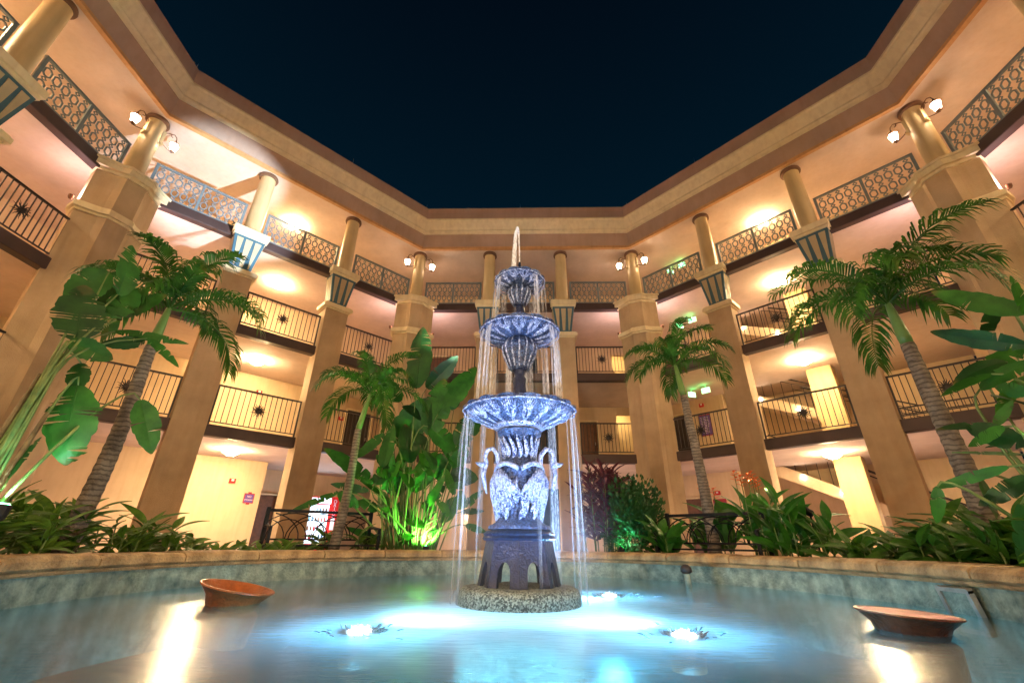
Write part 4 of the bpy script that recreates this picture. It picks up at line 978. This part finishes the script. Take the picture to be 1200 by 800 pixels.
BAN_LEFT = [((-3.92, 3.22, 2.82), (-4.03, 3.09, 2.47), 0.28), ((-3.92, 3.22, 2.12), (-3.98, 3.14, 2.59), 0.38), ((-3.84, 3.31, 2.63), (-3.84, 3.31, 3.16), 0.30), ((-3.83, 3.33, 2.4), (-3.78, 3.38, 2.77), 0.24), ((-4.12, 3.29, 2.84), (-3.82, 3.34, 2.42), 0.23), ((-3.99, 3.59, 2.56), (-3.67, 3.5, 2.77), 0.23), ((-3.93, 3.51, 2.35), (-3.43, 3.72, 2.36), 0.10), ((-3.77, 3.68, 2.32), (-3.81, 3.35, 2.15), 0.14), ((-3.62, 3.54, 2.29), (-3.4, 3.75, 2.13), 0.12), ((-3.94, 3.19, 2.1), (-3.75, 3.41, 2.03), 0.20), ((-3.86, 3.29, 1.94), (-3.84, 3.31, 1.7), 0.20), ((-3.83, 3.32, 1.75), (-3.78, 3.37, 1.14), 0.40), ((-3.54, 3.63, 1.72), (-3.38, 3.77, 1.3), 0.23), ((-3.92, 3.22, 0.99), (-3.91, 3.23, 1.3), 0.11)]
BAN_MID = [ ((-2.07, 7.49, 3.14), (-2.09, 7.49, 4.38), 0.44), ((-1.65, 7.59, 2.68), (-1.05, 7.69, 3.68), 0.40), ((-1.77, 7.57, 2.29), (-1.59, 7.6, 3.35), 0.45), ((-1.75, 7.57, 2.26), (-1.7, 7.58, 2.92), 0.20), ((-1.78, 7.56, 2.44), (-1.17, 7.68, 1.98), 0.39), ((-2.05, 7.5, 1.8), (-2.14, 7.47, 2.45), 0.46), ((-2.51, 7.36, 2.27), (-2.88, 7.23, 1.84), 0.16), ((-2.57, 7.34, 1.44), (-3.31, 7.05, 2.0), 0.25), ((-2.56, 7.35, 1.42), (-2.29, 7.43, 1.85), 0.25), ((-2.47, 7.38, 1.7), (-2.38, 7.41, 2.4), 0.24), ((-2.63, 7.32, 1.32), (-3.15, 7.12, 1.4), 0.12), ((-3.06, 7.16, 1.28), (-3.64, 6.89, 0.98), 0.10), ((-3.06, 7.16, 1.28), (-2.74, 7.28, 1.07), 0.18), ((-1.28, 7.66, 2.13), (-0.9, 7.71, 2.83), 0.38), ((-2.42, 7.81, 2.99), (-2.79, 7.27, 3.31), 0.31), ((-1.98, 7.93, 3.29), (-1.39, 7.64, 3.8), 0.30), ((-2.43, 7.91, 2.2), (-1.87, 7.54, 2.91), 0.53), ((-1.68, 7.99, 1.61), (-1.13, 7.68, 2.16), 0.46), ((-2.21, 7.77, 1.3), (-2.38, 7.4, 1.74), 0.35), ((-1.08, 7.69, 1.16), (-0.8, 7.72, 1.37), 0.10), ((-1.14, 7.68, 1.03), (-0.77, 7.72, 1.07), 0.10), ((-1.06, 7.69, 0.83), (-0.71, 7.73, 0.74), 0.11)]
BAN_RIGHT = [((3.87, 3.05, 2.26), (3.6, 3.37, 2.65), 0.23), ((3.82, 3.11, 2.01), (3.5, 3.48, 2.28), 0.20), ((3.63, 2.87, 2.15), (3.88, 3.03, 2.57), 0.12), ((3.73, 3.37, 1.87), (3.44, 3.54, 1.8), 0.16), ((3.74, 3.51, 1.79), (3.8, 3.14, 1.91), 0.20), ((3.51, 3.17, 1.26), (3.46, 3.51, 1.48), 0.21), ((3.39, 3.15, 1.38), (3.45, 3.53, 1.32), 0.11), ((3.49, 3.34, 1.13), (3.25, 3.72, 1.02), 0.10), ((3.19, 3.64, 1.02), (3.2, 3.76, 0.76), 0.12), ((3.69, 3.42, 1.07), (3.42, 3.56, 0.88), 0.16), ((3.87, 3.52, 1.25), (3.39, 3.58, 1.28), 0.07), ((3.33, 3.22, 0.86), (3.43, 3.55, 0.46), 0.15), ((3.58, 3.39, 1.44), (3.68, 3.28, 1.61), 0.09), ((4.12, 3.38, 2.58), (3.69, 3.27, 2.16), 0.14), ((4.07, 3.44, 1.88), (3.61, 3.36, 1.57), 0.17), ((3.73, 3.81, 1.11), (3.43, 3.54, 0.8), 0.13), ((3.67, 3.14, 1.64), (3.64, 3.32, 1.73), 0.15)]

def banana(name, label, rows, feet, mats, seed, stem='stem', srad=.013, tears=3, via=None, ws=1.12):
    rnd = random.Random(seed); rt = thing(name, label, 'plant', loc=(feet[0][0], feet[0][1], .3))
    org = Vector(rt.location)
    for i, (b, t, w_) in enumerate(rows):
        b = Vector(b); t = Vector(t); L = (t - b).length * 1.06
        T = Matrix.Translation(-org) @ orient(b, t, face_dir(b, rnd), rnd.uniform(-.5, .5))
        mb = MB(); leaf_into(mb, L, w_ * ws, fold=rnd.uniform(.05, .35), droop=rnd.uniform(-.05, .22), tears=rnd.choice((1, 1, 2, tears, tears + 1)), seed=seed * 50 + i, T=T, n=22)
        lf = mb.build('leaf', mats[i % len(mats)], rt, True)
        # petiole from the clump up to the blade
        f = Vector(feet[i % len(feet)]); d = (t - b).normalized(); k1 = (Vector(via) if via and b.z > 1.8 else f.lerp(b, .35) + Vector((0, 0, (b.z - f.z) * .25))); k2 = b - d * min(.35, L * .6)
        pts = []
        for q in range(9):
            s = q / 8
            if via and b.z > 1.8:
                vv = Vector(via) + Vector((.03 * math.sin(i * 2.4), .03 * math.cos(i * 2.4), 0))
                if s <= .5: pts.append(f.lerp(vv, s * 2))
                else: h_ = s * 2 - 1; c_ = vv + (vv - f) * .22; pts.append((1-h_)**2 * vv + 2 * h_ * (1-h_) * c_ + h_ * h_ * b)
            else: pts.append(((1-s)**3) * f + 3 * s * (1-s)**2 * k1 + 3 * s * s * (1-s) * k2 + s**3 * b)
        pm = MB(); pm.tube([p - org for p in pts], [srad * (1.5 - .95 * q / 8) for q in range(9)], 7); pm.build('petiole', stem, rt, True)
    return rt
fl = [(-4.02, 3.12, .33), (-4.06, 3.16, .33), (-4.09, 3.10, .33), (-4.03, 3.20, .33)]
BL = banana('banana_plant', 'tall bird-of-paradise plant with torn paddle leaves at the left edge', BAN_LEFT, fl, ('banana', 'banana_dark', 'banana'), 11, srad=.011, via=(-3.95, 3.17, 1.80), ws=.92)
o_ = Vector(BL.location)
for x, y, h in ((-4.12, 3.12, 1.5), (-4.22, 3.22, 1.1), (-4.0, 3.2, 1.2)):
    m_ = MB(); m_.tube([Vector((x, y, .3)) - o_, Vector((x + .03, y + .02, .3 + h * .5)) - o_, Vector((x + .09, y + .06, .3 + h)) - o_], [.03, .026, .014], 8); m_.build('stalk', 'drystem', BL, True)
fm = [(-2.05, 7.62, .33), (-1.85, 7.72, .33), (-2.2, 7.7, .33), (-1.75, 7.66, .33), (-2.35, 7.55, .33)]
BM = banana('banana_plant', 'dense clump of tall paddle leaves left of the fountain, green-lit at its foot', BAN_MID, fm, ('banana_dark', 'banana', 'banana', 'banana_dark', 'banana'), 12)
def filler(rt, n, cx, cy_, rx, ry, z0, z1, Ls, Ws, m, seed, lean=.6, foot=None, tears=1, stemmat='stem'):
    rnd = random.Random(seed); org = Vector(rt.location)
    for i in range(n):
        x = cx + rnd.uniform(-rx, rx); y = cy_ + rnd.uniform(-ry, ry); z = rnd.uniform(z0, z1); az = rnd.uniform(0, 6.28); L = rnd.uniform(*Ls)
        b = Vector((x, y, z)); d = Vector((math.cos(az) * lean, math.sin(az) * lean, rnd.uniform(-.2, 1.0))).normalized(); mb = MB()
        leaf_into(mb, L, rnd.uniform(*Ws), droop=rnd.uniform(.1, .5), tears=rnd.choice((0, tears)), seed=i, T=Matrix.Translation(-org) @ orient(b, b + d * L, face_dir(b, rnd, .6), rnd.uniform(-.6, .6)), n=9)
        mb.build('leaf', m if isinstance(m, str) else rnd.choice(m), rt, True)
        f = Vector((cx + (x - cx) * .5, cy_ + (y - cy_) * .5, .3)); s_ = MB(); s_.tube([f - org, (f + (b - f) * .5 + Vector((0, 0, .1))) - org, b - org], [.014, .011, .007], 5); s_.build('petiole', stemmat, rt, True)
filler(BM, 46, -1.85, 7.66, .70, .25, .60, 1.75, (.3, .58), (.12, .24), ('banana', 'canna'), 21)
filler(BM, 14, -1.95, 7.9, .6, .3, 1.6, 3.0, (.45, .9), (.22, .38), 'banana_dark', 22)
fr_ = [(3.9, 3.45, .33), (4.05, 3.3, .33), (3.95, 3.6, .33), (4.1, 3.1, .33)]
BR = banana('banana_plant', 'glossy heliconia with long bright leaves at the right edge', BAN_RIGHT, fr_, ('banana', 'banana_dark', 'canna', 'banana'), 13, tears=1, ws=.80)
filler(BR, 12, 4.05, 3.35, .3, .3, .7, 2.4, (.3, .55), (.12, .2), ('banana', 'banana_dark'), 23)

# palms
def palm(label, base, trunk_top, shaft_top, r0, nf, flen, seed, leaflet=.30):
    rnd = random.Random(seed); rt = thing('palm_tree', label, 'palm tree', loc=base, group='palm trees round the pool'); org = Vector(base); tt = Vector(trunk_top) - org; st = Vector(shaft_top) - org
    m_ = MB(); pts = []; rad = []; n = 46
    for i in range(n + 1):
        s = i / n; pts.append(tt * s + Vector((.03 * math.sin(s * 3), .02 * math.sin(s * 2.3), 0)) * (1 - s) * s * 4); rad.append(r0 * (1.42 - .55 * s) * (1.05 if i % 2 else .97))
    m_.tube(pts, rad, 14); m_.build('trunk', 'trunk', rt, True)
    m_ = MB(); v = st - tt; m_.tube([tt + v * s for s in (0, .15, .5, .85, 1.08)], [r0 * .78, r0 * .86, r0 * .72, r0 * .5, r0 * .3], 14); m_.build('crownshaft', 'crownshaft', rt, True)
    for f in range(nf):
        az = 2 * math.pi * f * .381966 + rnd.uniform(-.2, .2); el = R(78 - 62 * (f / nf) ** .85 + rnd.uniform(-6, 6)); Lf = flen * rnd.uniform(.85, 1.1)
        d = Vector((math.cos(az), math.sin(az), 0)); p = st + Vector((0, 0, -.02 * f / nf)); N_ = 26; pos = [p.copy()]; tang = []
        for q in range(N_):
            s = q / N_; e_ = el - (1.5 + .5 * (f / nf)) * s ** 1.35; tg = d * math.cos(e_) + Vector((0, 0, 1)) * math.sin(e_); tang.append(tg); p = p + tg * (Lf / N_); pos.append(p.copy())
        tang.append(tang[-1])
        mb = MB(); b0 = 0; mb.tube(pos[::2], [max(.003, .013 * (1 - i / (len(pos[::2])))) for i in range(len(pos[::2]))], 5)
        for k_ in range(len(mb.v)): mb.uv[k_] = (0, .5)
        K = 40
        for side in (-1, 1):
            for q in range(K):
                s = .16 + .84 * q / (K - 1); fi = s * N_; i0 = min(N_ - 1, int(fi)); o_ = pos[i0].lerp(pos[i0 + 1], fi - i0); tg = tang[i0]
                sd = tg.cross(Vector((0, 0, 1))); sd = (sd.normalized() if sd.length > .05 else Vector((-d.y, d.x, 0))) * side; up = sd.cross(tg) * side
                ll = leaflet * (math.sin(math.pi * (.12 + .80 * s)) ** .6) * rnd.uniform(.85, 1.12)
                dr = (sd * rnd.uniform(.75, .95) + tg * (.35 + .75 * s) + up * rnd.uniform(.10, .8)).normalized(); w_ = .010 + .004 * rnd.random()
                wx = dr.cross(up).normalized() * w_
                a_ = o_; b_ = o_ + dr * ll * .45; c_ = o_ + (dr * .96 + Vector((0, 0, -.32))) * ll * .8; e2 = o_ + (dr * .93 + Vector((0, 0, -.62))) * ll
                bb = mb.add([a_ - wx * .5, a_ + wx * .5, b_ - wx, b_ + wx, c_ - wx * .8, c_ + wx * .8, e2], [(0, 1, 3, 2), (2, 3, 5, 4), (4, 5, 6)])
                for k_ in range(7): mb.uv[bb + k_] = (.3, s)
        mb.build('frond', 'frond', rt)
palm('large palm on the left behind the ginger bed, crown below the torn leaves', (-4.30, 4.25, .28), (-4.28, 4.29, 2.55), (-4.27, 4.31, 3.06), .064, 12, 1.16, 31, .30)
palm('large leaning-topped palm on the right with the broadest crown', (4.12, 4.30, .28), (4.08, 4.32, 2.58), (4.04, 4.31, 3.08), .072, 13, 1.30, 32, .34)
palm('slender palm right of the fountain in front of the exit signs', (2.70, 6.98, .28), (2.62, 7.0, 2.85), (2.57, 7.03, 3.42), .066, 12, 1.12, 33, .28)
palm('slim palm left of the leaf clump near the vending machine', (-2.92, 6.98, .28), (-2.82, 6.96, 2.25), (-2.72, 6.98, 2.88), .058, 12, 1.08, 34, .28)

# bedding plants: each plant a thing, each leaf a part (shared meshes)
def leafset(m, L, W_, shape, k=4, tears=0):
    out = []
    for i in range(k):
        mb = MB(); leaf_into(mb, L * (.85 + .1 * i), W_, fold=.3, droop=.15 + .14 * i, seed=i + 5, shape=shape, n=8, tears=tears); out.append(mb.mesh('leaf', m, True))
    return out
LS = {'ginger': leafset('ginger', .30, .075, 'lance'), 'canna': leafset('canna', .38, .12, 'lance'), 'broad': leafset('broad', .36, .10, 'lance'), 'cordyline': leafset('cordyline', .34, .065, 'lance'), 'low': leafset('ginger', .20, .06, 'lance')}
stm = MB(); stm.tube([(0, 0, 0), (.01, 0, .5), (0, .015, 1.0)], [.011, .009, .005], 5); stem_me = stm.mesh('stalk', 'stem', True)
def clump(kind, label, x, y, h, spread, nst, nl, seed, z=.31, el=(15, 60), group=None, name=None, sc_=1.0):
    rnd = random.Random(seed); rt = thing(name or 'bedding_plant', label, 'plant', loc=(x, y, z), group=group)
    for s in range(nst):
        a = rnd.uniform(0, 6.28); r_ = spread * math.sqrt(rnd.random()); sx, sy = r_ * math.cos(a), r_ * math.sin(a); hh = h * rnd.uniform(.7, 1.05)
        lean = Vector((sx * .5, sy * .5, hh)); st = put('stalk', stem_me, rt, T=Matrix.Translation((sx, sy, 0)) @ lean.to_track_quat('Z', 'Y').to_matrix().to_4x4() @ Matrix.Diagonal((1, 1, lean.length, 1)))
        for q in range(nl):
            f = .25 + .75 * (q + rnd.random() * .5) / nl; p = Vector((sx, sy, 0)) + lean * min(1, f); az = q * 2.4 + rnd.uniform(-.4, .4) + s; e_ = R(rnd.uniform(*el)); d = Vector((math.cos(az) * math.cos(e_), math.sin(az) * math.cos(e_), math.sin(e_)))
            T = orient(p, p + d, Vector((0, 0, 1)) + Vector((0, -.6, 0)), rnd.uniform(-.4, .4)) @ Matrix.Scale(sc_ * rnd.uniform(.75, 1.2), 4)
            put('leaf', rnd.choice(LS[kind]), rt, T=T)
    return rt
def ringpos(deg, r_): return (PC.x + r_ * math.cos(R(deg)), PC.y + r_ * math.sin(R(deg)))
i = 0
for deg, r_, h in ((181, 3.95, .50), (174, 4.05, .55), (188, 4.0, .55), (167, 3.98, .45), (178, 4.45, .60), (160, 4.05, .40), (170, 4.5, .55), (195, 4.2, .6)):
    x, y = ringpos(deg, r_); clump('ginger', ('variegated ginger plant at the left pool rim, %s of its row') % ('nearest', 'second', 'lowest', 'third', 'rearmost', 'fourth', 'tallest', 'outermost')[i], x, y, h, .20, 7, 7, 100 + i, group='variegated ginger along the left rim'); i += 1
i = 0
for deg, r_ in ((153, 4.1), (147, 4.15), (142, 4.1), (137, 4.1)):
    x, y = ringpos(deg, r_); clump('low', 'low leafy ground plant left of the bench, %s from the left' % ('first', 'second', 'third', 'fourth')[i], x, y, .20, .22, 8, 7, 120 + i, group='low plants left of the bench'); i += 1
for i, (deg, r_) in enumerate(((122, 4.35), (130, 4.55))):
    x, y = ringpos(deg, r_); clump('low', 'leafy plant behind the left bench, %s one' % ('right', 'left')[i], x, y, .35, .22, 7, 6, 130 + i, group='plants behind the left bench', sc_=1.2)
i = 0
for deg, r_, h in ((55, 3.95, .45), (47, 4.5, .75), (40, 4.5, .85), (36, 4.1, .80), (31, 4.0, .80), (51, 4.7, .6), (27.5, 4.1, .62)):
    x, y = ringpos(deg, r_)
    pl = clump('canna', 'canna with broad upright leaves behind the right bench, %s in the row' % ('shortest', 'second', 'tallest', 'fourth', 'densest', 'leftmost rear', 'rightmost')[i], x, y, h, .16, 5, 6, 140 + i, el=(35, 75), group='cannas behind the right bench')
    if i in (1, 2, 3):
        rnd = random.Random(i)
        for q in range(3):
            px, py = rnd.uniform(-.15, .15), rnd.uniform(-.1, .1); hh = h + rnd.uniform(.25, .42)
            m_ = MB(); m_.tube([(px, py, .3), (px * 1.1, py, hh)], .006, 5); m_.build('flower_stalk', 'stem', pl)
            m_ = MB()
            for k_ in range(9):
                a = k_ * 2.4; c = Vector((px * 1.1, py, hh - .10 + .018 * k_)); d = Vector((math.cos(a), math.sin(a), .7)).normalized(); leaf_into(m_, .07, .04, T=orient(c, c + d), n=4, shape='lance')
            m_.build('orange_flower', 'flower', pl)
    i += 1
i = 0
for deg, r_, h in ((22, 4.0, .30), (17, 4.05, .32), (12, 4.0, .36), (6, 4.0, .40), (0, 4.0, .42), (-6, 4.0, .45), (-12, 3.98, .45), (9, 4.4, .5), (-3, 4.45, .55), (-18, 4.0, .5)):
    x, y = ringpos(deg, r_); clump('broad', 'broad-leaved green plant on the right pool rim, %s from the bench' % ('first', 'second', 'third', 'fourth', 'fifth', 'sixth', 'seventh', 'rear-left one', 'rear-right one', 'last')[i], x, y, h, .20, 7, 7, 160 + i, el=(0, 65), group='broad-leaved plants along the right rim', sc_=.95); i += 1
cp = clump('cordyline', 'dark purple cordyline behind the veil of water right of the fountain', 1.16, 7.66, 1.42, .30, 16, 34, 180, el=(25, 75), name='cordyline_plant', sc_=.85)
# round bush: real leaves in one mass on a short branching frame
rnd = random.Random(9); rt = thing('round_bush', 'glossy round green bush with teal light at its foot, right of the purple plant', 'bush', loc=(1.66, 7.45, .31))
m_ = MB()
for q in range(14):
    a = rnd.uniform(0, 6.28); e_ = rnd.uniform(.5, 1.4); L = rnd.uniform(.6, .9); m_.tube([(0, 0, 0), (.3 * L * math.cos(a) * math.cos(e_), .3 * L * math.sin(a) * math.cos(e_), .45 * L), (L * .5 * math.cos(a), L * .4 * math.sin(a), L * math.sin(e_))], [.018, .012, .004], 5)
m_.build('branches', 'drystem', rt)
m_ = MB()
for q in range(4200):
    a = rnd.uniform(0, 6.28); u = rnd.uniform(-1, 1); rr = rnd.random() ** .4 * (1 + .22 * math.sin(3 * a + 4 * u)); c = Vector((.46 * rr * math.cos(a) * math.sqrt(1 - u * u), .34 * rr * math.sin(a) * math.sqrt(1 - u * u), .60 + .62 * rr * u))
    d = (c - Vector((0, 0, .3))).normalized() + Vector((rnd.uniform(-.7, .7), rnd.uniform(-.7, .7), rnd.uniform(-.3, .8))); d.normalize(); L = rnd.uniform(.05, .095); s_ = d.cross(Vector((rnd.random(), rnd.random(), 1))).normalized() * L * .30; n_ = d.cross(s_).normalized() * L * .1
    bb = m_.add([c, c + d * L * .45 + s_ + n_, c + d * L, c + d * L * .45 - s_ + n_, c + d * L * .5], [(0, 1, 4), (1, 2, 4), (0, 4, 3), (4, 2, 3)])
    for k_ in range(5): m_.uv[bb + k_] = (0, 0)
o = m_.build('foliage', 'bush', rt); o['kind'] = 'stuff'
# small spot fixtures in the planting
def fixture(loc, target, color, power, angle, label, lens='greenlamp'):
    d = (Vector(target) - Vector(loc)).normalized(); T = Matrix.Translation(loc) @ d.to_track_quat('Z', 'Y').to_matrix().to_4x4()
    rt = thing('garden_spotlight', label, 'spotlight', T=T, group='spotlights in the planting')
    m_ = MB(); m_.lathe([(.03, -.12), (.045, -.10), (.05, .0), (.045, .0)], 12); m_.build('can', 'bench', rt)
    m_ = MB(); m_.lathe([(.04, .001), (.03, .012), (.005, .016)], 12); m_.build('lens', lens, rt)
    m_ = MB(); inv = T.to_3x3().inverted(); m_.tube([(0, 0, -.08), tuple(Vector((0, 0, -.08)) + inv @ Vector((0, 0, -(loc[2] - .3))))], .012, 6); m_.build('spike', 'bench', rt)
    lamp('garden_spot', Vector(loc) + d * .03, power, color, 'SPOT', .03, target, angle, .5)
fixture((-3.86, 3.22, .80), (-3.95, 3.5, 2.4), (.45, 1.0, .90), 12, 70, 'small green-lensed spotlight at the foot of the tall plant, left edge')
fixture((-1.62, 7.40, .50), (-1.9, 7.85, 1.5), (.25, 1.0, .16), 80, 135, 'green spotlight under the leaf clump left of the fountain')
fixture((1.38, 7.17, .50), (1.6, 7.5, .85), (.15, 1.0, .65), 7, 120, 'teal spotlight at the foot of the round bush')
fixture((3.55, 2.55, .62), (4.0, 3.5, 2.2), (.35, 1.0, .30), 34, 90, 'green spotlight under the heliconia at the right edge')
fixture((3.45, 5.9, 1.0), (-8.7, 9.7, 9.7), (.75, .88, 1.0), 9500, 15, 'cold white floodlight aimed across the pool at the left corner balconies', 'uwlamp')

# warm floodlights in the planting on the near side of the pool, washing the facades and the palms
for p_, t_, pw, nm in (((-2.6, .35, .5), (5.5, 12.5, 9.5), 235, 'near left'), ((2.2, .25, .5), (-5.5, 12.5, 9.5), 235, 'near right'), ((-.9, -.35, .52), (0, 14.5, 13.5), 235, 'nearest')):
    fixture(p_, t_, (1.0, .72, .46), pw, 72 if nm == 'nearest' else 100, 'warm floodlight low in the planting, ' + nm + ' side of the pool', 'steplamp')

# added unseen uplights at the pier feet, there to brighten the ground-floor halls
for e_, ts in ((1, (2.95, 5.89)), (2, (1.45, 4.35, 7.25)), (3, (2.95, 5.89))):
    for q_, t_ in enumerate(ts):
        T = FT(e_, t_, -.75, .0)
        nm = ('first', 'second', 'third')[q_]
        rt = thing('added_floor_light', 'added unseen floor uplight behind the %s pier of the %s' % (nm, WING[e_]), 'lamp', group='added uplights behind the piers', T=T)
        m_ = MB(); m_.lathe([(.07, 0.004), (.07, .10), (.06, .12), (.05, .10)], 14); m_.build('lamp_can', 'bench', rt)
        lamp('added_uplight', tuple(T @ Vector((0, 0, .18))), 26, (1.0, .78, .72), 'POINT', .05)

fixture((-3.5, 1.7, .52), (-4.3, 4.6, .75), (1.0, .86, .55), 26, 75, 'added warm spotlight raking along the ginger bed on the left rim', 'steplamp')  # added lamp, only there to brighten the left bed
fixture((3.3, 2.2, .52), (3.7, 5.0, .7), (1.0, .86, .55), 20, 75, 'added warm spotlight raking along the broad leaves on the right rim', 'steplamp')  # added lamp, lifts the brightness of the right bed
